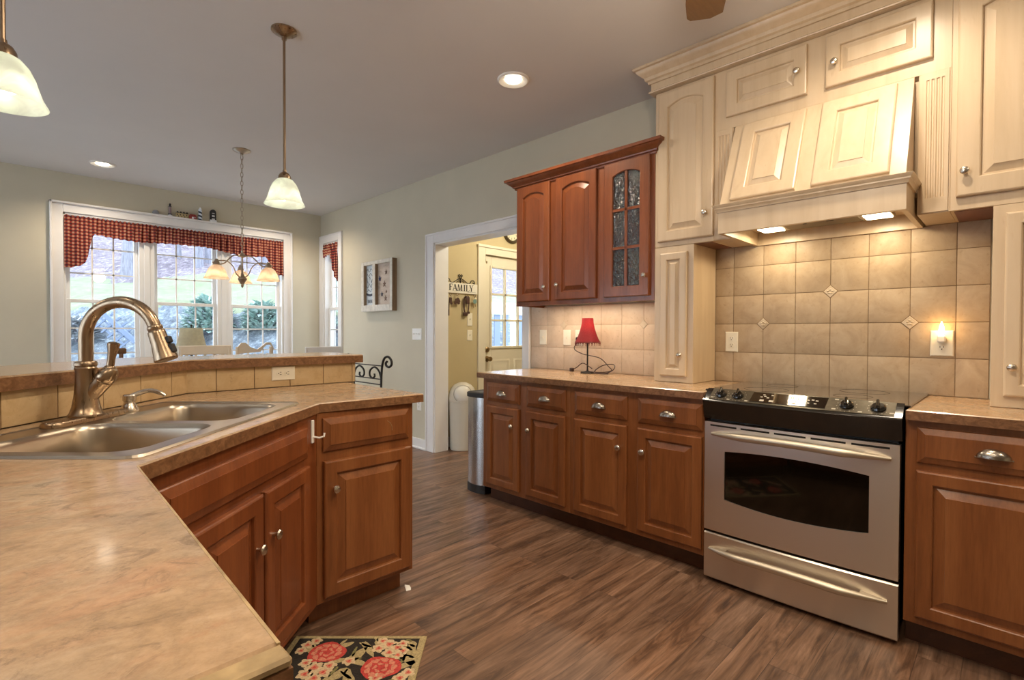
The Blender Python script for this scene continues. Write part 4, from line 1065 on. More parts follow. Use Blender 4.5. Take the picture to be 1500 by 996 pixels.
hz = z
bm = nb(); lathe(bm, [(.003, hz-.0), (.010, hz-.004), (.008, hz-.02), (.030, hz-.045), (.032, hz-.052), (.010, hz-.062), (.007, hz-.07), (.0075, 1.70), (.012, 1.69), (.018, 1.675), (.034, 1.655), (.036, 1.645), (.020, 1.615), (.010, 1.60), (.013, 1.592), (.006, 1.578), (.001, 1.570)], tr(chx, chy, 0), 20); obj('centre_column', bm, M['pewter'], ch)
zt = hz-.045
for a in (math.radians(-44), math.radians(76), math.radians(196)):
    d = Vector((math.cos(a), math.sin(a), 0)); C0 = Vector((chx, chy, 0)); e = .222
    bm = nb()
    def q(r_, z_): return tuple(C0+d*r_+Vector((0, 0, z_)))
    tube(bm, spline([q(.02, zt-.01), q(.07, zt-.005), q(.115, zt-.04), q(.16, zt-.085), q(e, zt-.098), q(e+.035, zt-.085)], 6), .0052, 8)
    tube(bm, spline([q(.015, 1.655), q(.055, 1.69), q(.085, 1.75), q(.14, 1.785), q(e-.01, 1.785-.005)], 6), .0045, 8)
    lathe(bm, [(.004, .022), (.012, .018), (.014, .008), (.024, -.012), (.026, -.026), (.022, -.030)], tr(*q(e, 1.772)), 18)
    arm = obj('arm', bm, M['pewter'], ch)
    bm = nb(); bell(bm, .094, .112, tr(*q(e, 1.632))); obj('shade', bm, M['alab_warm'], arm, sharp=60)
    bm = nb(); lathe(bm, [(.008, .10), (.012, .085), (.026, .06), (.028, .045), (.020, .025), (.001, .018)], tr(*q(e, 1.632)), 16); obj('bulb', bm, M['bulb'], arm)
    lamp('chandelier_source', 'POINT', q(e, 1.642), CHAND_W, (1, .82, .58), .012)

# ceiling fan (one blade tip reaches into the frame)
fx, fy = 1.402, .618
fn = thing('ceiling_fan', 'ceiling fan with brown blades, one blade tip at the top frame edge', 'ceiling fan', (fx, fy, ZC))
M['blade'] = wood('blade_wood', (.10, .045, .014), (.14, .065, .02), (.18, .085, .03), along='x', coat=.1)
bm = nb(); lathe(bm, [(.075, -.0005), (.075, -.02), (.03, -.05), (.014, -.06), (.014, -.16), (.05, -.17), (.10, -.19), (.11, -.22), (.11, -.27), (.09, -.30), (.05, -.315)], tr(fx, fy, ZC), 28); obj('motor', bm, M['bronze'], fn)
for k in range(5):
    a = math.radians(25.5+72*k); T = tr(fx, fy, 2.462) @ Matrix.Rotation(a, 4, 'Z') @ Matrix.Rotation(math.radians(5), 4, 'X')
    out = [(.17, -.055), (.56, -.072), (.635, -.066), (.668, -.020), (.672, .055), (.655, .068), (.56, .072), (.17, .055)]
    bm = nb(); rings(bm, [[(x, y, -.004) for x, y in out], [(x, y, .004) for x, y in out]], T=T); bl = obj('blade', bm, M['blade'], fn)
    bm = nb(); box(bm, .08, .24, -.018, .018, .0045, .010, .002, T=T); obj('blade_iron', bm, M['bronze'], bl)
bm = nb(); lathe(bm, [(.06, -.315), (.095, -.33), (.11, -.36), (.095, -.40), (.05, -.425), (.001, -.43)], tr(fx, fy, ZC), 24); obj('light_bowl', bm, glow('fan_bowl', (1, .84, .6), 3), fn)
lamp('ceiling_fan_source', 'POINT', (fx, fy, ZC-.50), FAN_W, SOFT, .10)
# unseen mudroom ceiling lamp, added to light the mudroom
ml = thing('added_ceiling_light', 'flush dome ceiling light added to light the mudroom, out of view', 'ceiling light', (4.0, 3.2, MZ))
bm = nb(); lathe(bm, [(.14, -.0005), (.14, -.02), (.135, -.022)], tr(4.0, 3.2, MZ), 28); obj('base', bm, M['nickel'], ml)
bm = nb(); lathe(bm, [(.135, -.0225), (.12, -.05), (.07, -.08), (.001, -.09)], tr(4.0, 3.2, MZ), 28); obj('dome', bm, glow('mud_dome', (1, .88, .66), 3), ml)
lamp('mudroom_light_source', 'POINT', (4.0, 3.2, MZ-.16), MUD_W, (1, .90, .70), .12)
#PART2
# ================================================================== VALANCES
def gingham(axis=0.0):
    m = NT('red_gingham'); v = m.coord((1, 1, 1)); sx = m.n('ShaderNodeSeparateXYZ', i={0: v})
    def st(o): return m.math('GREATER_THAN', m.math('FRACT', m.math('MULTIPLY', o, 1/.034)), .5)
    a = st(m.math('ADD', sx.outputs[0], m.math('MULTIPLY', sx.outputs[1], axis))); b = st(sx.outputs[2])
    f = m.math('MULTIPLY', m.math('ADD', a, b), .5)
    w = m.noise(m.coord((90, 90, 90)), 4, 2)
    col = m.ramp(f, [(0, (.50, .27, .16)), (.45, (.50, .27, .16)), (.46, (.27, .030, .022)), (.9, (.27, .030, .022)), (.95, (.055, .014, .014))])
    r = [n for n in m.t.nodes if n.bl_idname == 'ShaderNodeValToRGB'][-1]; r.color_ramp.interpolation = 'CONSTANT'
    e = r.color_ramp.elements; e[0].position = 0; e[1].position = .2; e[2].position = .25; e[3].position = .6; e[4].position = .75
    col = m.mix(col, m.ramp(w, [(.3, .8), (.7, 1.1)]), .5, 'MULTIPLY')
    tl_ = m.n('ShaderNodeBsdfTranslucent', i={'Color': col}); mx = m.n('ShaderNodeMixShader', i={0: .25})
    m.p(Base_Color=col, Roughness=.85)
    m.t.links.new(m.b.outputs[0], mx.inputs[1]); m.t.links.new(tl_.outputs[0], mx.inputs[2]); m.t.links.new(mx.outputs[0], m.out.inputs[0])
    return m.m
M['gingham'] = gingham(); M['gingham_side'] = gingham(1.0)
def interp(tab, x):
    for (a, b), (c, d) in zip(tab[:-1], tab[1:]):
        if a <= x <= c: return b+(d-b)*(x-a)/max(1e-6, c-a)
    return tab[-1][1] if x > tab[-1][0] else tab[0][1]
def valance(label, P, a0, a1, ztop, low, n=360, per=.066, mat='gingham'):
    """P(a, d, z): d = distance into the room"""
    r = thing('valance', label, 'window valance', P((a0+a1)/2, 0, ztop-.05), 0, 'gingham window valances')
    bm = nb(); K = 16; rs = []
    for i in range(n+1):
        a = a0+(a1-a0)*i/n; zl = interp(low, a); row = []
        ph = 2*PI*a/per+1.3*math.sin(a*7.1)
        for k in range(K+1):
            t = k/K; z = ztop-.012+.006*math.sin(ph*1.7) if k == 0 else (ztop-.02-(ztop-.02-zl)*t)
            amp = .006+.012*min(1, t*2.2) if t > .12 else .006
            if abs(z-(ztop-.055)) < .012: amp = .003
            d = .030+amp*math.sin(ph)+.006*math.sin(2.3*ph+4*t)
            if k == K: z += .0025*math.sin(ph+1)
            row.append(bm.verts.new(P(a, d, z)))
        rs.append(row)
    for p, q in zip(rs[:-1], rs[1:]):
        for k in range(K): bm.faces.new((p[k], p[k+1], q[k+1], q[k]))
    obj('gathered_cloth', bm, M[mat], r, sharp=0).data.polygons.foreach_set('use_smooth', [True]*(n*K))
    bm = nb(); tube(bm, [P(a0, .0085, ztop-.05), P(a1, .0085, ztop-.05)], .004, 8); obj('curtain_rod', bm, M['plate_white'], r)
low = [(.40, 1.812), (.50, 1.822), (.57, 1.842), (.615, 1.875), (.638, 1.95), (.655, 2.05), (.672, 2.13), (.69, 2.17), (.84, 2.150), (1.04, 2.137), (1.34, 2.155), (1.68, 2.160), (1.89, 2.125), (2.11, 2.095), (2.32, 2.12), (2.375, 2.07), (2.40, 1.93), (2.56, 1.898)]
low = sorted(low); valance('red gingham valance across the wide triple window', lambda a, d, z: (a, YF+.006-d, z), WX0+.006, WX1-.006, 2.345, low)
lows = [(6.09, 1.83), (6.13, 1.85), (6.20, 1.95), (6.25, 2.10), (6.30, 2.20), (6.40, 2.19), (6.52, 2.17)]
valance('red gingham valance on the narrow side window near the corner', lambda a, d, z: (XW+.006-d, a, z), SY0+.006, SY1-.006, 2.345, lows, 80, mat='gingham_side')

# ================================================================== ORNAMENTS ON THE WINDOW HEAD
OZ, OY = 2.4605, YF-.023
M['o_white'] = plain('ornament_white', (.75, .76, .78), .5); M['o_navy'] = plain('ornament_navy', (.02, .03, .06), .5); M['o_grey'] = plain('ornament_grey', (.24, .25, .28), .6)
M['o_black'] = plain('ornament_black', (.02, .02, .025), .5); M['o_red'] = plain('ornament_red', (.25, .03, .03), .5); M['o_tan'] = plain('ornament_tan', (.42, .32, .16), .6); M['o_mauve'] = plain('ornament_mauve', (.30, .22, .24), .6)
bm = nb(); lathe(bm, [(.021, 0), (.0215, .012), (.019, .028), (.012, .040), (.001, .045)], tr(1.205, OY, OZ) @ Matrix.Diagonal((1.5, .9, 1, 1)), 16)
tag(obj('pebble_ornament', bm, M['o_grey']), 'small grey domed stone on the window head, leftmost ornament', 'ornament', 'ornaments on the window head')
def striped_tower(name, label, x, bands, parts):
    r = thing(name, label, 'ornament', (x, OY, OZ), 0, 'ornaments on the window head')
    for nm, prof, mt, nseg in parts:
        bm = nb(); lathe(bm, prof, None, nseg); obj(nm, bm, mt, r, local=True)
    return r
r = striped_tower('lighthouse_figurine', 'thin mauve lighthouse figurine with black lantern on a flat base', 1.335, None, [
    ('base', [(.021, 0), (.021, .012), (.012, .014), (.012, .016)], M['o_white'], 14), ('gallery_deck', [(.0125, .0165), (.021, .0165), (.021, .024), (.0125, .0245)], M['o_black'], 14),
    ('tower', [(.0135, .025), (.011, .095), (.0105, .1)], M['o_mauve'], 14), ('lantern', [(.0145, .1005), (.0145, .106), (.009, .108), (.009, .124), (.011, .126), (.001, .142)], M['o_black'], 12)])
r = thing('house_row_figurine', 'tan row-house figurine with black roof on the window head', 'ornament', (1.450, OY, OZ), 0, 'ornaments on the window head')
bm = nb(); box(bm, -.062, .058, -.018, .018, 0, .045, .001); obj('walls', bm, M['o_tan'], r, local=True)
bm = nb(); 
for k in range(4): x = -.062+.030*k; extr(bm, [(x, -.02, .0455), (x+.029, -.02, .0455), (x+.0145, -.02, .066)], (0, .04, 0))
obj('roof', bm, M['o_black'], r, local=True)
bm = nb()
for k in range(4): x = -.055+.030*k; box(bm, x, x+.009, -.0188, -.0178, .02, .034); box(bm, x+.012, x+.018, -.0188, -.0178, .002, .016)
obj('windows', bm, M['o_black'], r, local=True)
r = thing('barn_figurine', 'small red barn figurine right of the row houses', 'ornament', (1.548, OY, OZ), 0, 'ornaments on the window head')
bm = nb(); box(bm, -.036, .036, -.018, .018, 0, .030, .001); obj('walls', bm, M['o_red'], r, local=True)
bm = nb(); extr(bm, [(-.038, -.02, .0305), (.038, -.02, .0305), (.024, -.02, .050), (-.024, -.02, .050)], (0, .04, 0)); obj('roof', bm, M['o_red'], r, local=True)
bm = nb(); box(bm, -.008, .008, -.0188, -.0178, .002, .022); box(bm, .016, .026, -.0188, -.0178, .012, .022); obj('door_trim', bm, M['o_white'], r, local=True)
def spiral_mat():
    m = NT('blue_white_spiral'); s = m.n('ShaderNodeSeparateXYZ', i={0: m.coord()})
    an = m.math('ARCTAN2', s.outputs[1], s.outputs[0]); f = m.math('FRACT', m.math('ADD', m.math('MULTIPLY', s.outputs[2], 24), m.math('MULTIPLY', an, 1/(2*PI))))
    m.p(Base_Color=m.mix((.70, .76, .82), (.02, .035, .07), m.math('GREATER_THAN', f, .52)), Roughness=.5); return m.m
def band_mat():
    m = NT('black_white_bands'); s = m.n('ShaderNodeSeparateXYZ', i={0: m.coord()})
    m.p(Base_Color=m.mix((.03, .03, .04), (.72, .72, .74), m.math('GREATER_THAN', m.math('FRACT', m.math('MULTIPLY', s.outputs[2], 27)), .52)), Roughness=.5); return m.m
r = thing('lighthouse_figurine', 'blue and white spiral-striped lighthouse figurine', 'ornament', (1.625, OY, OZ), 0, 'ornaments on the window head')
bm = nb(); lathe(bm, [(.021, 0), (.019, .06), (.0175, .115)], None, 18); obj('tower', bm, spiral_mat(), r, local=True)
bm = nb(); lathe(bm, [(.0185, .1155), (.0185, .122), (.012, .124), (.011, .136), (.001, .146)], None, 14); obj('lantern', bm, M['o_white'], r, local=True)
r = thing('lighthouse_figurine', 'black and white banded lighthouse plaque, rightmost ornament', 'ornament', (1.755, OY, OZ), 0, 'ornaments on the window head')
bm = nb(); pts = [(.031, .022), (-.031, .022)]+[(.031*math.cos(a), .108+.034*math.sin(a)) for a in [PI-PI*k/12 for k in range(13)]]
rings(bm, [[(x, -.010, z) for x, z in pts], [(x, .014, z) for x, z in pts]]); obj('backing', bm, M['o_black'], r, local=True)
bm = nb(); rings(bm, [[(-.015, -.0105, .024), (.015, -.0105, .024), (.0125, -.0105, .10), (-.0125, -.0105, .10)], [(-.015, -.016, .024), (.015, -.016, .024), (.0125, -.016, .10), (-.0125, -.016, .10)]]); obj('tower', bm, band_mat(), r, local=True)
bm = nb(); box(bm, -.033, .033, -.020, .018, 0, .0215, .002); obj('base', bm, M['o_white'], r, local=True)

# ================================================================== WALL PICTURE (old sash)
M['weathered'] = wood('weathered_wood', (.15, .10, .055), (.28, .19, .11), (.40, .29, .18), .7, 'z', 1.6, 0)
M['old_white'] = speck('chippy_white_paint', (.66, .63, .56), .14, 26, .7)
def board_mat(name, cols):
    m = NT(name); f = m.noise(m.coord((1, 10, 3)), 3, 5, .65, .5); m.p(Base_Color=m.ramp(f, cols), Roughness=.75); return m.m
pc = thing('wall_art', 'old white window sash hung as wall art with script panel and stars', 'wall art', (XW, 5.11, 1.43), RW)
PA, PB, PZ0, PZ1 = 5.44, 4.78, 1.43, 2.00
def PU(y): return 5.11-y
bm = nb(); u0, u1 = PU(PA), PU(PB); h = PZ1-PZ0
for a, b, c, d in ((u0, u0+.055, 0, h), (u1-.045, u1, 0, h), (u0+.055, u1-.045, 0, .072), (u0+.055, u1-.045, h-.040, h), (-.080, -.022, .072, h-.040)): box(bm, a, b, -.062, -.012, c, d, .003)
obj('sash_frame', bm, M['old_white'], pc, local=True)
bm = nb()
for a, b, c, d in ((u0+.005, u0+.02, 0, h), (u1-.0035, u1+.004, 0, h), ): box(bm, a, b, -.058, -.0012, c+.002, d-.002, .002)
box(bm, u0+.02, u1-.004, -.0119, -.001, .004, h-.004)
for a in (u0+.0552, -.0218): box(bm, a, a+.012, -.0605, -.029, .0725, h-.0405)
obj('wood_edge', bm, M['weathered'], pc, local=True)
bm = nb(); box(bm, u0+.05, -.078, -.028, -.014, .068, h-.036); lp = obj('script_panel', bm, board_mat('pale_blue_board', [(.3, (.44, .49, .53)), (.55, (.60, .65, .68)), (.75, (.70, .74, .74))]), pc, local=True)
bm = nb(); box(bm, -.024, u1-.040, -.028, -.014, .068, h-.036); sp_ = obj('star_panel', bm, board_mat('plank_board', [(.3, (.32, .25, .19)), (.5, (.54, .45, .37)), (.75, (.64, .57, .50))]), pc, local=True)
M['ink'] = plain('dark_ink', (.035, .04, .06), .7); M['star_blue'] = plain('star_blue', (.03, .05, .16), .7); M['star_brown'] = plain('star_brown', (.16, .09, .06), .7)
bm = nb(); x0, x1 = u0+.055, -.085; wd = x1-x0
random.seed(3)
def curl(cx, cz, w_, h_, ph): return [(cx+w_*(k/11-.5)+.006*math.sin(k*1.7+ph), -.0285, cz+h_*math.sin(k*1.15+ph)*.5) for k in range(12)]
for row, (cz, hh) in enumerate(((.475, .035), (.425, .03), (.365, .07), (.30, .05), (.245, .03))):
    tube(bm, spline(curl((x0+x1)/2, cz, wd*.78, hh, row*1.1), 3), .0028, 4)
obj('script_lettering', bm, M['ink'], lp, local=True)
bm = nb(); pts = [(x0+.008+(wd-.016)*k/12, .196-.020*math.sin(PI*k/12)) for k in range(13)]+[(x0+.008+(wd-.016)*k/12, .222-.020*math.sin(PI*k/12)) for k in range(12, -1, -1)]
rings(bm, [[(x, -.0285, z) for x, z in pts], [(x, -.0300, z) for x, z in pts]]); obj('ribbon_banner', bm, M['ink'], lp, local=True)
bm = text_bm('see', .085, tr((x0+x1)/2, -.0285, .125) @ Matrix.Rotation(PI/2, 4, 'X'), .001); obj('lettering', bm, M['ink'], lp, local=True)
for (u, z, s, mt) in ((.030, .365, .034, 'star_blue'), (.125, .300, .038, 'star_brown'), (.160, .43, .030, 'star_brown'), (.075, .19, .032, 'ink'), (.150, .14, .034, 'star_brown'), (.165, .215, .020, 'star_brown')):
    bm = nb(); P_ = star_pts(s); rings(bm, [[(u+x, -.0282, z+y) for x, y in P_], [(u+x*.9, -.032, z+y*.9) for x, y in P_]]); obj('star', bm, M[mt], sp_, local=True)
bm = nb(); tube(bm, [(-.03, -.004, h+.0), (-.015, -.004, h+.014), (.0, -.004, h+.0)], .002, 6); obj('hanger', bm, M['iron'], pc, local=True)

# ================================================================== CHAIRS AND DINING SIDE
ic = thing('dining_chair', 'black wrought iron chair with scrolled back beside the peninsula end', 'chair', (1.74, 3.45, 0), 0)
X_ = 1.95
bm = nb(); tube(bm, spline([(X_, 3.30, .0), (X_, 3.285, .45), (X_, 3.268, .82), (X_, 3.262, .90), (X_, 3.250, .965), (X_, 3.222, 1.010), (X_, 3.175, 1.022), (X_, 3.135, 1.000), (X_, 3.130, .968), (X_, 3.160, .950), (X_, 3.195, .956), (X_, 3.205, .976), (X_, 3.188, .988)], 7), .0085, 8); obj('back_post', bm, M['iron'], ic)
bm = nb(); tube(bm, spline([(X_, 3.640, .0), (X_, 3.655, .45), (X_, 3.672, .82), (X_, 3.678, .90), (X_, 3.690, .965), (X_, 3.718, 1.010), (X_, 3.765, 1.022), (X_, 3.805, 1.000), (X_, 3.810, .968), (X_, 3.780, .950), (X_, 3.745, .956), (X_, 3.735, .976)], 7), .0085, 8); obj('back_post', bm, M['iron'], ic)
for sgn, y0 in ((1, 3.270), (-1, 3.670)):
    bm = nb(); tube(bm, spline([(X_, y0, .865), (X_, y0+sgn*.03, .915), (X_, y0+sgn*.09, .940), (X_, y0+sgn*.150, .915), (X_, y0+sgn*.158, .878), (X_, y0+sgn*.125, .858), (X_, y0+sgn*.090, .870), (X_, y0+sgn*.092, .892)], 6), .007, 8); obj('back_scroll', bm, M['iron'], ic)
for z in (.953, .855, .816):
    bm = nb(); tube(bm, [(X_, 3.262, z), (X_, 3.68, z)], .0045, 6); obj('back_rail', bm, M['iron'], ic)
bm = nb(); box(bm, 1.53, 1.94, 3.26, 3.68, .43, .475, .012); obj('seat', bm, plain('dark_seat', (.05, .035, .025), .7), ic)
for y in (3.28, 3.66):
    bm = nb(); tube(bm, [(1.55, y, 0), (1.55, y, .43)], .009, 8); obj('leg', bm, M['iron'], ic)
for y in (3.28, 3.66):
    bm = nb(); tube(bm, [(1.55, y, .22), (1.945, y+(.008 if y < 3.4 else -.012), .22)], .006, 6); obj('stretcher', bm, M['iron'], ic)
M['furn_white'] = speck('cream_painted_wood', (.66, .58, .47), .05, 6, .45); M['furn_brown'] = wood('brown_chair_wood', (.12, .055, .022), (.18, .085, .035), (.24, .12, .05))
def wood_chair(name, label, x, y, rz, top, w, mat, crest=None):
    r = thing(name, label, 'chair', (x, y, 0), rz)
    bm = nb(); box(bm, -w/2, w/2, -.02, .42, .435, .47, .01); obj('seat', bm, mat, r, local=True)
    for sx in (-1, 1):
        bm = nb(); tube(bm, [(sx*(w/2-.02), -.01, 0), (sx*(w/2-.02), -.01, .46), (sx*(w/2-.02), -.03, top-.03)], .019, 10); obj('leg', bm, mat, r, local=True)
        bm = nb(); tube(bm, [(sx*(w/2-.03), .39, 0), (sx*(w/2-.03), .39, .435)], [.014, .02], 10); obj('leg', bm, mat, r, local=True)
    bm = nb()
    if crest is None: box(bm, -w/2, w/2, -.045, -.018, top-.085, top, .006)
    else: crest(bm, w, top)
    obj('top_rail', bm, mat, r, local=True)
    bm = nb(); box(bm, -w/2+.02, w/2-.02, -.030, -.012, .60, .64, .004); br = obj('cross_rail', bm, mat, r, local=True)
    for k in range(5):
        u = (k-2)*w*.17; bm = nb(); box(bm, u-.012, u+.012, -.032, -.018, .641, top-.0855 if crest is None else top-.10, .003); obj('spindle', bm, mat, r, local=True)
    return r
wood_chair('dining_chair', 'cream chair with straight top rail seen just above the bar ledge', 1.36, 5.42, 0, 1.066, .44, M['furn_white'])
def scroll_crest(bm, w, top):
    pts = [(-w/2, -.10), (-w/2+.02, -.03), (-w/2+.05, .010), (-w/2+.09, .012), (-w*.12, -.035), (.02, -.058), (w*.17, -.03), (w*.30, .012), (w*.42, .012), (w/2, -.045), (w/2-.004, -.06), (w*.42, -.012), (w*.30, -.012), (w*.2, -.05), (.05, -.085), (-w*.1, -.09)]
    rings(bm, [[(u, -.045, top+z) for u, z in pts], [(u, -.018, top+z) for u, z in pts]])
wood_chair('dining_chair', 'cream chair with scrolled crest in front of the right window panes', 1.83, 5.52, 0, 1.075, .36, M['furn_white'], scroll_crest)
wood_chair('dining_chair', 'brown wooden chair top behind the faucet lever', .655, 5.0, 0, 1.072, .10, M['furn_brown']) if False else None
st_ = thing('bar_stool', 'brown wooden stool with rounded back knob behind the faucet lever', 'stool', (.655, 5.0, 0))
bm = nb(); lathe(bm, [(.17, .62), (.18, .635), (.17, .655), (.001, .66)], None, 24); obj('seat', bm, M['furn_brown'], st_, local=True)
for k in range(4):
    a = PI/4+PI/2*k; bm = nb(); tube(bm, [(.17*math.cos(a), .17*math.sin(a), 0), (.11*math.cos(a), .11*math.sin(a), .625)], .015, 8); obj('leg', bm, M['furn_brown'], st_, local=True)
bm = nb(); tube(bm, [(0, -.15, .64), (0, -.17, 1.03)], .014, 8); box(bm, -.032, .032, -.185, -.155, 1.025, 1.070, .012, seg=3); obj('backrest', bm, M['furn_brown'], st_, local=True)
wood_chair('dining_chair', 'white chair in the corner below the narrow side window', 2.53, 5.62, 0, 1.028, .24, M['furn_white']) if False else wood_chair('dining_chair', 'white chair in the corner below the narrow side window', 2.60, 5.62, 0, 1.030, .42, M['trim'])
dt = thing('dining_table', 'cream dining table under the chandelier, hidden behind the bar', 'table', (1.474, 4.70, 0))
bm = nb(); lathe(bm, [(.50, .715), (.52, .725), (.52, .745), (.51, .75), (.001, .75)], None, 40); obj('tabletop', bm, M['furn_white'], dt, local=True)
bm = nb(); lathe(bm, [(.30, 0), (.28, .03), (.10, .06), (.06, .12), (.09, .30), (.06, .5), (.07, .66), (.20, .714)], None, 24); obj('pedestal', bm, M['furn_white'], dt, local=True)
et = thing('side_table', 'small round side table by the window, carrying the cream lamp', 'table', (1.44, 6.22, 0))
bm = nb(); lathe(bm, [(.24, .63), (.25, .64), (.25, .655), (.001, .66)], None, 32); obj('tabletop', bm, M['furn_white'], et, local=True)
for k in range(3):
    a = 2*PI*k/3; bm = nb(); tube(bm, [(.2*math.cos(a), .2*math.sin(a), 0), (.12*math.cos(a), .12*math.sin(a), .63)], .016, 8); obj('leg', bm, M['furn_white'], et, local=True)
l2 = thing('table_lamp', 'lamp with cream bell shade standing before the triple window', 'lamp', (1.44, 6.22, .661))
bm = nb(); lathe(bm, [(.08, 0), (.08, .015), (.03, .03), (.055, .12), (.06, .18), (.025, .26), (.008, .29), (.006, .33), (.006, .592), (.010, .594), (.010, .606), (.001, .612)], None, 22); obj('base', bm, M['iron'], l2, local=True)
bm = nb(); lathe(bm, [(.185, .300), (.155, .345), (.130, .41), (.112, .49), (.104, .56), (.102, .572)], None, 32, False, False); bmesh.ops.solidify(bm, geom=bm.faces[:], thickness=.003); obj('shade', bm, speck('cream_linen', (.60, .55, .40), .08, 40, .8), l2, local=True, sharp=60)

# ================================================================== BINS
wb = thing('trash_bin', 'cream plastic bin with domed swing lid inside the doorway', 'trash bin', (3.350, 4.035, 0))
M['bin_flap'] = plain('pale_cream_plastic', (.70, .67, .60), .3)
M['bin'] = plain('cream_plastic', (.60, .56, .47), .35)
bm = nb(); lathe(bm, [(.118, 0), (.128, .006), (.142, .485), (.145, .488), (.145, .497), (.001, .498)], None, 36); obj('body', bm, M['bin'], wb, local=True)
bm = nb(); lathe(bm, [(.1445, .4985), (.1445, .525), (.138, .570), (.118, .625), (.085, .662), (.040, .682), (.001, .686)], None, 36); ld = obj('dome_lid', bm, M['bin'], wb, local=True)
bm = nb(); nv = Vector((-.62, -.78, .28)).normalized(); T = align(Vector((0, 0, .545))+nv*.140, nv); lathe(bm, [(.086, -.040), (.088, -.026), (.084, -.018), (.06, -.004), (.03, .004), (.001, .006)], T, 32); tube(bm, [tuple(T @ Vector((.0895*math.cos(2*PI*k/32), .0895*math.sin(2*PI*k/32), -.024))) for k in range(32)], .0028, 6, closed=True, mi=1); obj('swing_flap', bm, [M['bin_flap'], plain('flap_seam', (.30, .28, .23), .6)], wb, local=True)
sc_ = thing('trash_can', 'tall stainless trash can with black lid beside the cherry base cabinet', 'trash can', (2.725, 2.868, 0))
M['steel_can'] = metal('smooth_steel', (.62, .61, .60), .22)
def canpts(g, f=0): 
    x0, x1, y0, y1 = -.205-g, .205+g, -.092-g, .10+g
    p = []
    for k in range(13): t = k/12; p.append((x0-.022*(1-(2*t-1)**2), y1+(y0-y1)*t))
    return p+[(x1, y0), (x1, y1)]
bm = nb(); rings(bm, [[(x, y, .062) for x, y in canpts(0)], [(x, y, .712) for x, y in canpts(0)]]); obj('body', bm, M['steel_can'], sc_, local=True)
bm = nb(); rings(bm, [[(x, y, 0) for x, y in canpts(.003)], [(x, y, .0615) for x, y in canpts(.003)]]); obj('base', bm, M['black'], sc_, local=True)
bm = nb(); rings(bm, [[(x, y, .7125) for x, y in canpts(.006)], [(x, y, .744) for x, y in canpts(.006)], [(x, y, .752) for x, y in canpts(-.004)]]); obj('lid', bm, M['black'], sc_, local=True)

# ================================================================== MUDROOM WALL
YS = YM-.001
sg = thing('key_rack', 'white FAMILY key rack with black scrollwork on the olive wall', 'key rack', (3.44, YS, 1.61))
bm = nb(); box(bm, 3.215, 3.680, YS-.018, YS, 1.608, 1.716, .002); bd = obj('board', bm, speck('rack_white', (.74, .70, .60), .04, 10, .6), sg)
bm = nb()
def stroke(x0, z0, x1, z1, w_):
    yl = YS-.0181
    extr(bm, [(x0-w_/2, yl, z0), (x0+w_/2, yl, z0), (x1+w_/2, yl, z1), (x1-w_/2, yl, z1)], (0, -.0012, 0))
L0, L1, tk, tn = 1.634, 1.702, .0135, .005
def ser(x, z): stroke(x-.011, z-.0018, x-.011, z+.0018, .0001); extr(bm, [(x-.013, YS-.0181, z-.002), (x+.013, YS-.0181, z-.002), (x+.013, YS-.0181, z+.002), (x-.013, YS-.0181, z+.002)], (0, -.0012, 0))
def hbar(x0, x1, z, t): extr(bm, [(x0, YS-.0181, z-t/2), (x1, YS-.0181, z-t/2), (x1, YS-.0181, z+t/2), (x0, YS-.0181, z+t/2)], (0, -.0012, 0))
x = 3.300; stroke(x, L0, x, L1, tk); hbar(x, x+.036, L1-.002, .005); stroke(x+.034, L1-.016, x+.035, L1, .004); hbar(x, x+.024, (L0+L1)/2+.004, .005); hbar(x-.013, x+.013, L0+.002, .004)
x = 3.365; stroke(x-.022, L0, x, L1, tn); stroke(x+.024, L0, x+.001, L1, tk); hbar(x-.013, x+.014, L0+.022, .004); hbar(x-.031, x-.013, L0+.002, .004); hbar(x+.012, x+.036, L0+.002, .004)
x = 3.432; stroke(x-.026, L0, x-.022, L1, tn); stroke(x+.001, L0, x-.021, L1, tk*.85); stroke(x+.001, L0, x+.022, L1, tn); stroke(x+.027, L0, x+.023, L1, tk); hbar(x-.036, x-.016, L0+.002, .004); hbar(x+.014, x+.040, L0+.002, .004)
x = 3.494; stroke(x, L0, x, L1, tk); hbar(x-.013, x+.013, L0+.002, .004); hbar(x-.013, x+.013, L1-.002, .004)
x = 3.527; stroke(x, L0, x, L1, tk); hbar(x-.013, x+.034, L0+.002, .005); hbar(x-.013, x+.013, L1-.002, .004); stroke(x+.033, L0, x+.034, L0+.016, .004)
x = 3.592; stroke(x, L0, x, L0+.032, tk); stroke(x-.002, L0+.030, x-.022, L1, tk*.9); stroke(x+.002, L0+.030, x+.021, L1, tn); hbar(x-.012, x+.012, L0+.002, .004); hbar(x-.034, x-.010, L1-.002, .004); hbar(x+.012, x+.031, L1-.002, .004)
obj('lettering', bm, M['black'], bd)
bm = nb()
for k in range(14): box(bm, 3.535+.0085*k, 3.541+.0085*k, YS-.0190, YS-.0181, 1.622, 1.626+.002*(k % 3))
obj('small_print', bm, plain('grey_print', (.35, .33, .30), .7), bd)
bm = nb(); yy = YS-.009; Zs = 1.716
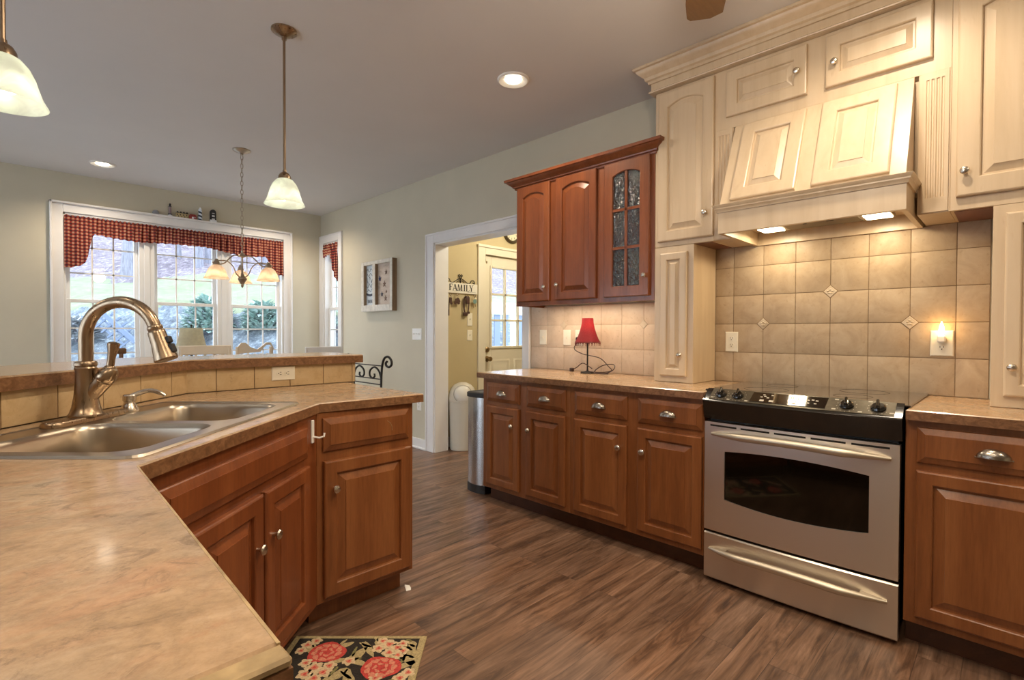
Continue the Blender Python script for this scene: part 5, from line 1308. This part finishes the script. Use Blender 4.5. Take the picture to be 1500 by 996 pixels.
for sgn in (-1, 1):
    c = 3.448
    tube(bm, spline([(c, yy, Zs+.035), (c+sgn*.015, yy, Zs+.062), (c+sgn*.026, yy, Zs+.078), (c+sgn*.016, yy, Zs+.092), (c+sgn*.004, yy, Zs+.078), (c+sgn*.014, yy, Zs+.070)], 5), .0038, 6)
    tube(bm, spline([(c, yy, Zs+.052), (c+sgn*.04, yy, Zs+.038), (c+sgn*.10, yy, Zs+.004), (c+sgn*.135, yy, Zs+.010), (c+sgn*.150, yy, Zs+.036), (c+sgn*.178, yy, Zs+.040), (c+sgn*.198, yy, Zs+.020), (c+sgn*.192, yy, Zs+.004), (c+sgn*.170, yy, Zs+.012)], 5), .0042, 6)
    tube(bm, spline([(c, yy, Zs+.002), (c+sgn*.01, yy, Zs+.025), (c+sgn*.04, yy, Zs+.018), (c+sgn*.052, yy, Zs+.004)], 5), .0035, 6)
tube(bm, [(3.448, yy, Zs), (3.448, yy, Zs+.055)], .0038, 6)
obj('scrollwork', bm, M['iron'], sg)
HK = [3.300, 3.390, 3.520, 3.632]
for x in HK:
    bm = nb(); tube(bm, spline([(x, YS-.010, 1.6075), (x, YS-.012, 1.590), (x, YS-.026, 1.575), (x, YS-.038, 1.585), (x, YS-.040, 1.597)], 5), .0028, 6); obj('hook', bm, M['brass_old'], sg)
M['keydark'] = plain('dark_leather', (.06, .022, .016), .5); M['teal'] = plain('teal_tag', (.16, .27, .25), .4)
def keyring(label, x, bits, zc):
    r = thing('keys', label, 'keys', (x, YS-.03, zc), 0, 'keys on the rack')
    bm = nb(); tube(bm, [(x+.014*math.cos(a), YS-.034, zc+.014+.016*math.sin(a)) for a in [2*PI*k/14 for k in range(14)]], .0016, 6, closed=True); obj('ring', bm, M['nickel'], r)
    for (dx, dz, w_, h_, mt, rot) in bits:
        bm = nb(); T = tr(x+dx, YS-.034+.003*len(r.children), zc+dz) @ Matrix.Rotation(rot, 4, 'Y'); pts = rrect(-w_/2, w_/2, -h_/2, h_/2, min(w_, h_)*.35, 3)
        rings(bm, [[(u, -.0012, v) for u, v in pts], [(u, .0012, v) for u, v in pts]], T=T); obj('key', bm, mt, r)
keyring('dark key fob bunch on the second hook of the rack', HK[1], [(-.022, -.045, .030, .062, M['keydark'], .25), (.012, -.040, .034, .070, M['keydark'], -.3), (.0, -.055, .012, .05, M['nickel'], .05), (.026, -.030, .026, .05, M['keydark'], -.6)], 1.565)
keyring('keys with teal round tag on the hook nearest the door', HK[3], [(.0, -.035, .048, .046, M['teal'], 0), (-.012, -.078, .012, .05, M['nickel'], .15), (.010, -.070, .010, .044, M['brass_old'], -.2)], 1.565)
keyring('dark keys half hidden behind the door jamb', HK[0], [(0, -.035, .030, .06, M['keydark'], .1), (.008, -.055, .03, .05, M['keydark'], -.2)], 1.565)
ly = thing('lanyard', 'dark looped strap hanging from the third hook of the rack', 'lanyard', (HK[2], YS-.03, 1.40), 0)
bm = nb(); x = HK[2]; tube(bm, spline([(x-.010, YS-.036, 1.583), (x-.030, YS-.026, 1.56), (x-.034, YS-.022, 1.50), (x-.028, YS-.020, 1.43), (x-.010, YS-.020, 1.392), (x+.010, YS-.020, 1.388), (x+.024, YS-.022, 1.43), (x+.034, YS-.022, 1.50), (x+.030, YS-.026, 1.56), (x+.010, YS-.036, 1.583)], 5), .0075, 6); obj('strap', bm, M['keydark'], ly)
bm = nb(); box(bm, x-.045, x+.012, YS-.034, YS-.014, 1.372, 1.412, .010, seg=2); box(bm, x+.014, x+.044, YS-.030, YS-.016, 1.395, 1.420, .006, seg=2); box(bm, x-.020, x+.030, YS-.044, YS-.026, 1.50, 1.575, .008, seg=2); obj('clasp', bm, M['keydark'], ly)
lo_ = thing('leash', 'short dark strap end hanging beside the door jamb', 'strap', (3.288, YS-.02, 1.37))
bm = nb(); tube(bm, [(3.292, YS-.020, 1.56), (3.290, YS-.016, 1.45), (3.286, YS-.014, 1.37)], [.004, .005, .009], 6); obj('strap', bm, M['keydark'], lo_)
# clock above the mudroom door
ck = thing('wall_clock', 'round wall clock with dark rim above the mudroom door', 'clock', (4.215, YS, 2.36))
bm = nb(); T = tr(4.215, YS, 2.372) @ Matrix.Rotation(PI/2, 4, 'X'); lathe(bm, [(.140, 0), (.142, .02), (.130, .032), (.112, .028), (.108, .012)], T, 40, True, False); obj('rim', bm, plain('dark_bronze_rim', (.06, .04, .018), .4), ck)
bm = nb(); lathe(bm, [(.1085, .006), (.1085, .011), (.001, .0112)], T, 40); dial = obj('dial', bm, plain('cream_dial', (.72, .66, .48), .6), ck)
bm = nb()
for k in range(12):
    a = 2*PI*k/12; box(bm, -.003, .003, -.012, .012, .0113, .0122, T=T @ Matrix.Rotation(a, 4, 'Z') @ tr(0, .088, 0))
obj('hour_marks', bm, M['black'], dial)
bm = nb(); box(bm, -.004, .004, -.01, .055, .0125, .014, T=T @ Matrix.Rotation(-.9, 4, 'Z')); box(bm, -.003, .003, -.01, .080, .0145, .016, T=T @ Matrix.Rotation(.6, 4, 'Z')); obj('hands', bm, M['black'], dial)

# ================================================================== RUG
RS0, RS1, RT0, RT1 = 1.22, 1.982, .322, .835
def RG(s, t, z): p = ST(s, t, z); return p
bm = nb()
rings(bm, [[RG(RS0, RT1, .001), RG(RS0, RT0, .001), RG(RS1, RT0, .001), RG(RS1, RT1, .001)], [RG(RS0, RT1, .006), RG(RS0, RT0, .006), RG(RS1, RT0, .006), RG(RS1, RT1, .006)], [RG(RS0+.004, RT1-.004, .009), RG(RS0+.004, RT0+.004, .009), RG(RS1-.004, RT0+.004, .009), RG(RS1-.004, RT1-.004, .009)]])
M['rug_tan'] = speck('tan_wool', (.40, .32, .16), .3, 160, .95, bump=.5); M['rug_black'] = speck('black_wool', (.022, .017, .013), .5, 160, .95, bump=.5); M['rug_red'] = speck('red_wool', (.50, .055, .045), .35, 120, .95, bump=.5)
M['rug_pink'] = speck('salmon_wool', (.60, .22, .14), .25, 120, .95, bump=.5); M['rug_pale'] = speck('pale_wool', (.60, .46, .28), .2, 120, .95, bump=.5); M['rug_green'] = speck('olive_wool', (.20, .18, .07), .3, 120, .95, bump=.5)
def blob(bm, s, t, rs_, rt, mi, z, n=14, wob=.15, seed=0, rot=0):
    random.seed(seed); ph = random.random()*6
    o = []
    for k in range(n):
        a = 2*PI*k/n; q = 1+wob*math.sin(3*a+ph)+wob*.6*math.sin(5*a+ph*2); x, y = rs_*q*math.cos(a), rt*q*math.sin(a)
        o.append(RG(s+x*math.cos(rot)-y*math.sin(rot), t+x*math.sin(rot)+y*math.cos(rot), z))
    vs = [bm.verts.new(p) for p in o]; f = bm.faces.new(vs); f.material_index = mi
    f.normal_update()
    if f.normal.z < 0: f.normal_flip()
fl = [bm]
vs = [bm.verts.new(RG(s, t, .0092)) for s, t in ((RS0+.024, RT1-.024), (RS0+.024, RT0+.024), (RS1-.020, RT0+.024), (RS1-.020, RT1-.024))]
f = bm.faces.new(vs); f.material_index = 1; f.normal_update()
if f.normal.z < 0: f.normal_flip()
def rose(s, t, R, sd):
    blob(bm, s, t, R, R*1.15, 2, .0096, 22, .07, sd)
    for k in range(9):
        a = 2*PI*k/9+sd; blob(bm, s+R*.68*math.cos(a), t+R*.75*math.sin(a), R*.26, R*.17, 3, .0099+.0001*(k % 2), 10, .2, sd+k, a+1.3)
    for k in range(5):
        a = 2*PI*k/5+sd*2; blob(bm, s+R*.32*math.cos(a), t+R*.34*math.sin(a), R*.20, R*.10, 3, .0101, 9, .2, sd+20+k, a+1.2)
    blob(bm, s, t, R*.18, R*.18, 2, .0103, 9, .1, sd)
def blossom(s, t, R, sd):
    for k in range(5):
        a = 2*PI*k/5+sd; blob(bm, s+R*.58*math.cos(a), t+R*.58*math.sin(a), R*.50, R*.44, 4, .0097+.00004*k, 9, .1, sd+k, a)
    blob(bm, s, t, R*.46, R*.46, 3, .0101, 9, .25, sd); blob(bm, s, t, R*.2, R*.2, 2, .0103, 8, .2, sd)
def leaf(s, t, L, w_, a, mi=0, sd=1):
    blob(bm, s, t, L, w_, mi, .0094, 12, .12, sd, a)
for k, (s, t, L, a) in enumerate(((1.90, .53, .055, .6), (1.86, .56, .05, -.5), (1.82, .545, .04, 1.2), (1.84, .37, .06, .9), (1.80, .375, .05, 2.2), (1.885, .365, .045, .3), (1.92, .62, .03, 2.2), (1.73, .55, .055, .4), (1.70, .40, .05, 1.5), (1.90, .74, .04, .6), (1.83, .62, .035, 1.6), (1.75, .60, .05, 2.4), (1.94, .50, .03, .2), (1.86, .42, .05, 1.4), (1.93, .37, .025, .8), (1.60, .45, .06, .5), (1.55, .6, .06, 1.2), (1.45, .5, .06, 2), (1.4, .7, .05, .4), (1.33, .45, .05, 1.1))):
    leaf(s, t, L, .014+.006*(k % 2), a, 0, k)
    leaf(s+.02, t+.015, L*.6, .006, a+.5, 5 if k % 3 else 0, k+40)
for (s, t, R, sd) in ((1.876, .676, .060, 1), (1.790, .455, .062, 2), (1.52, .69, .062, 4), (1.42, .46, .065, 5)): rose(s, t, R, sd)
for k, (s, t, R) in enumerate(((1.925, .455, .030), (1.900, .490, .026), (1.905, .420, .027), (1.875, .445, .026), (1.930, .405, .022), (1.885, .395, .022), (1.945, .485, .022), (1.860, .410, .022),
        (1.790, .690, .032), (1.765, .650, .030), (1.800, .640, .026), (1.755, .710, .028), (1.815, .730, .024), (1.735, .670, .028), (1.92, .765, .024), (1.945, .74, .022), (1.885, .775, .022), (1.825, .578, .024), (1.765, .352, .024), (1.735, .375, .026), (1.735, .46, .024), (1.60, .66, .03), (1.63, .70, .028), (1.58, .36, .03), (1.34, .62, .03), (1.37, .66, .026), (1.31, .58, .028))): blossom(s, t, R, k)
rug = obj('rug', bm, [M['rug_tan'], M['rug_black'], M['rug_red'], M['rug_pink'], M['rug_pale'], M['rug_green']], sharp=20)
tag(rug, 'black hooked rug with red and pale flowers on the floor by the sink', 'rug')
bm = nb(); extr(bm, [(1.318, 1.992, .0005), (1.340, 1.986, .0005), (1.343, 2.002, .006), (1.322, 2.010, .014)], (.003, .004, .007)); tag(obj('paper_scrap', bm, M['plate_white']), 'tiny white scrap on the floor under the peninsula end cabinet', 'scrap')

# ================================================================== OUTSIDE
def hill_z(D, x):
    tab = [(6.0, -.25), (8.2, -.12), (9.0, .35), (11.05, 1.62), (15.2, 2.45), (21, 4.4), (30, 8.0), (45, 13)]
    return interp(tab, D)
random.seed(11)
bm = nb(); NXG, NYG = 60, 60; g = []
for i in range(NXG+1):
    row = []
    for j in range(NYG+1):
        x = -14+38*i/NXG; D = 6.0+39*(j/NYG)**1.6; y = D-.9*(min(4.0, x)-1.7)
        row.append((x, y, D))
    g.append(row)
vv = []
for row in g:
    r_ = []
    for x, y, D in row:
        n_ = .10*math.sin(x*1.3+D)+.07*math.sin(2.7*D-x*2.1)
        zz = hill_z(D, x)+n_*min(1, max(0, (D-8.6)/2))
        if y < 7.6: zz = min(zz, -.15+max(0, (y-7.0))*.0) if y > 3 else -.15
        r_.append(bm.verts.new((x, max(y, 6.95) if x < 3.3 else max(y, 6.64), zz)))
    vv.append(r_)
for i in range(NXG):
    for j in range(NYG):
        try: bm.faces.new((vv[i][j], vv[i+1][j], vv[i+1][j+1], vv[i][j+1]))
        except ValueError: pass
bmesh.ops.dissolve_degenerate(bm, edges=bm.edges[:], dist=.001)
def hill_mat():
    m = NT('hillside_ground'); s = m.n('ShaderNodeSeparateXYZ', i={0: m.coord()})
    D = m.math('ADD', s.outputs[1], m.math('MULTIPLY', m.math('SUBTRACT', m.math('MINIMUM', s.outputs[0], 4.0), 1.7), .9))
    nz = m.noise(m.coord(), 1.6, 5, .7); D2 = m.math('ADD', D, m.math('MULTIPLY', m.math('SUBTRACT', nz, .5), 1.6))
    fine = m.noise(m.coord(), 9, 7, .85); f2 = m.noise(m.coord((1, 1, 1), loc=(4, 2, 9)), 5, 4, .7)
    litter = m.ramp(fine, [(.36, (.06, .05, .065)), (.48, (.145, .12, .145)), (.56, (.22, .19, .215)), (.64, (.47, .455, .49))])
    grass = m.mix(m.ramp(f2, [(.3, (.165, .20, .115)), (.7, (.24, .26, .175))]), m.ramp(fine, [(.3, .8), (.7, 1.1)]), .6, 'MULTIPLY')
    bank = m.ramp(fine, [(.36, (.05, .065, .09)), (.47, (.12, .145, .175)), (.56, (.20, .235, .265)), (.64, (.45, .49, .54))])
    up = m.math('GREATER_THAN', D2, 15.2); lo = m.math('GREATER_THAN', D2, 11.0)
    m.p(Base_Color=m.mix(m.mix(bank, grass, lo), litter, up), Roughness=.95); return m.m
hill = struct('ground_hillside', bm, hill_mat(), origin=(0, 0, 0), sharp=0)
bm = nb(); box(bm, -14, 26, YF+.19, 60, -.6, -.28); struct('ground_yard', bm, plain('yard_soil', (.25, .25, .24), .95))
def Rp(px, py, d):   # world point at a depth along the view axis (used once, to find where a thing outdoors stands)
    return Vector((0, 0, CAM_H))+(_F+_R2*((px-750)/CAM_F)-_U2*((py-498)/CAM_F))*d
def ground(x, y): return hill_z(y+.9*(min(4.0, x)-1.7), x)
def Rg(px, py):
    d = 5.0
    while d < 40:
        p = Rp(px, py, d)
        if p.z <= ground(p.x, p.y) and p.y > 7.4: return p
        d += .05
    return p
M['bark'] = speck('grey_bark', (.20, .20, .24), .35, 6, .9, stretch=(4, 4, .6))
def tree(label, x, y, R, H, lean=.3, sd=0, n=6):
    random.seed(sd); z0 = ground(x, y)-.25
    r = thing('tree', label, 'tree', (x, y, z0), 0, 'bare trees on the hillside')
    bm = nb(); P = [Vector((lean*math.sin(t*1.4)*t, .1*math.sin(3*t), H*t)) for t in [k/8 for k in range(9)]]
    tube(bm, P, [R*(1.25 if k == 0 else 1-.75*k/8) for k in range(9)], 10); obj('trunk', bm, M['bark'], r, local=True)
    for k in range(n):
        b = P[3+k % 5]; a = random.random()*6.28; L = H*(.18+.15*random.random()); d = Vector((math.cos(a), math.sin(a), .8))
        bm = nb(); tube(bm, spline([tuple(b), tuple(b+d*L*.5+Vector((0, 0, .1))), tuple(b+d*L+Vector((random.uniform(-.2, .2), 0, .3)))], 4), [R*.32*(1-.09*i) for i in range(9)], 6); obj('branch', bm, M['bark'], r, local=True)
TR = [('thick grey tree trunk seen in the left window unit', 197, 398, .24, 9), ('slim bare tree in the upper middle window panes', 262, 384, .06, 9), ('bare tree behind the centre window panes, right of two', 291, 392, .10, 10), ('slim tree left of the right window mullion', 305, 385, .07, 8), ('bare tree near the right jabot of the valance', 388, 386, .07, 9), ('dark tree seen through the narrow side window', 493, 440, .14, 8)]
for k, (lab, px, d, R_, H_) in enumerate(TR):
    p = Rg(px, d); tree(lab, p.x, p.y, R_, H_, .5*(-1)**k, k)
def leaf_mat(name, c0, c1, c2):
    m = NT(name); f = m.noise(m.coord(), 9, 3, .7); m.p(Base_Color=m.ramp(f, [(.3, c0), (.5, c1), (.7, c2)]), Roughness=.6); return m.m
M['shrub'] = leaf_mat('blue_green_leaves', (.14, .26, .23), (.34, .48, .44), (.62, .72, .70)); M['shrub2'] = leaf_mat('grey_twigs', (.16, .18, .20), (.34, .37, .40), (.55, .58, .60))
def shrub(label, px, py, d, R_, H_, mt, sd, n=420, ls=.14):
    random.seed(sd); p = Rg(px, py); z0 = ground(p.x, p.y)-.05
    r = thing('shrub', label, 'shrub', (p.x, p.y, z0), 0, 'shrubs on the bank')
    bm = nb()
    for k in range(n):
        a = random.random()*2*PI; u = random.uniform(-.15, 1); q = math.sqrt(max(0, 1-abs(u)**2.2))*(random.random()**.45)
        c = Vector((R_*q*math.cos(a), R_*q*math.sin(a), H_*.12+H_*.88*max(0, u)))
        d_ = (Vector((math.cos(a), math.sin(a), random.uniform(-.3, .9)))).normalized(); s_ = d_.cross(Vector((0, 0, 1))).normalized(); l = ls*random.uniform(.7, 1.3)
        vs = [bm.verts.new(c), bm.verts.new(c+d_*l*.5+s_*l*.22+Vector((0, 0, .01))), bm.verts.new(c+d_*l), bm.verts.new(c+d_*l*.5-s_*l*.22+Vector((0, 0, .01)))]
        bm.faces.new(vs)
    obj('leaves', bm, mt, r, local=True, sharp=0)
    bm = nb()
    for k in range(6):
        a = 2*PI*k/6+sd; tube(bm, [(0, 0, 0), (R_*.35*math.cos(a), R_*.35*math.sin(a), H_*.5), (R_*.6*math.cos(a), R_*.6*math.sin(a), H_*.85)], [.02, .014, .006], 5)
    obj('stems', bm, M['bark'], r, local=True)
for k, (lab, px, py, d, R_, H_, mt, n) in enumerate((
    ('round blue-green shrub right of centre in the middle window', 306, 490, 0, .33, .60, 'shrub', 1100),
    ('blue-green shrub in the right window unit', 384, 486, 0, .28, .48, 'shrub', 900),
    ('grey twiggy shrub low at the left edge of the left window', 112, 500, 0, .30, .36, 'shrub2', 600),
    ('blue-green shrub outside the narrow side window', 494, 484, 0, .6, 1.0, 'shrub', 900))):
    shrub(lab, px, py, d, R_, H_, M[mt], k+30, n)
p = Rg(170, 514); z0 = ground(p.x, p.y)-.05
tre = thing('trellis', 'blue-grey wooden lattice frame leaning on the bank outside the left window', 'trellis', (p.x, p.y, z0), -CAM_YAW)
M['trellis'] = plain('blue_grey_boards', (.17, .22, .32), .8)
bm = nb(); box(bm, -.42, .42, -.02, .02, -.035, .035, T=tr(.0, 0, .45) @ Matrix.Rotation(math.radians(42), 4, 'Y')); obj('long_board', bm, M['trellis'], tre, local=True)
for k in range(5):
    bm = nb(); box(bm, -.20, .20, .022, .034, -.014, .014, T=tr(-.2+.10*k, 0, .52-.08*k) @ Matrix.Rotation(math.radians(-38), 4, 'Y')); obj('slat', bm, M['trellis'], tre, local=True)
for k in range(3):
    bm = nb(); box(bm, -.28, .28, .036, .048, -.014, .014, T=tr(-.10+.04*k, 0, .28+.10*k) @ Matrix.Rotation(math.radians(38), 4, 'Y')); obj('slat', bm, M['trellis'], tre, local=True)
# beyond the mudroom door
bm = nb(); box(bm, 3.25, 9, YM+.16, 6.63, -.2, -.04); struct('ground_deck', bm, wood('grey_deck', (.30, .30, .32), (.38, .38, .41), (.46, .46, .5), .8, 'x', .6, 0))
fe = thing('fence', 'white deck fence with blue-grey pickets seen through the mudroom door', 'fence', (6.0, 6.6, -.04))
bm = nb(); box(bm, 3.5, 9, 6.55, 6.60, 1.52, 1.72, .004); box(bm, 3.5, 9, 6.55, 6.60, .22, .30, .004); obj('rails', bm, M['trim'], fe)
for k in range(26):
    bm = nb(); x = 3.55+.205*k; box(bm, x, x+.145, 6.602, 6.622, -.039, 1.515, .003); obj('picket', bm, M['trellis'] if k % 3 else M['trim'], fe)
for x in (3.52, 5.85, 8.2):
    bm = nb(); box(bm, x, x+.10, 6.50, 6.549, -.039, 2.3, .004); obj('post', bm, M['furn_brown'], fe)
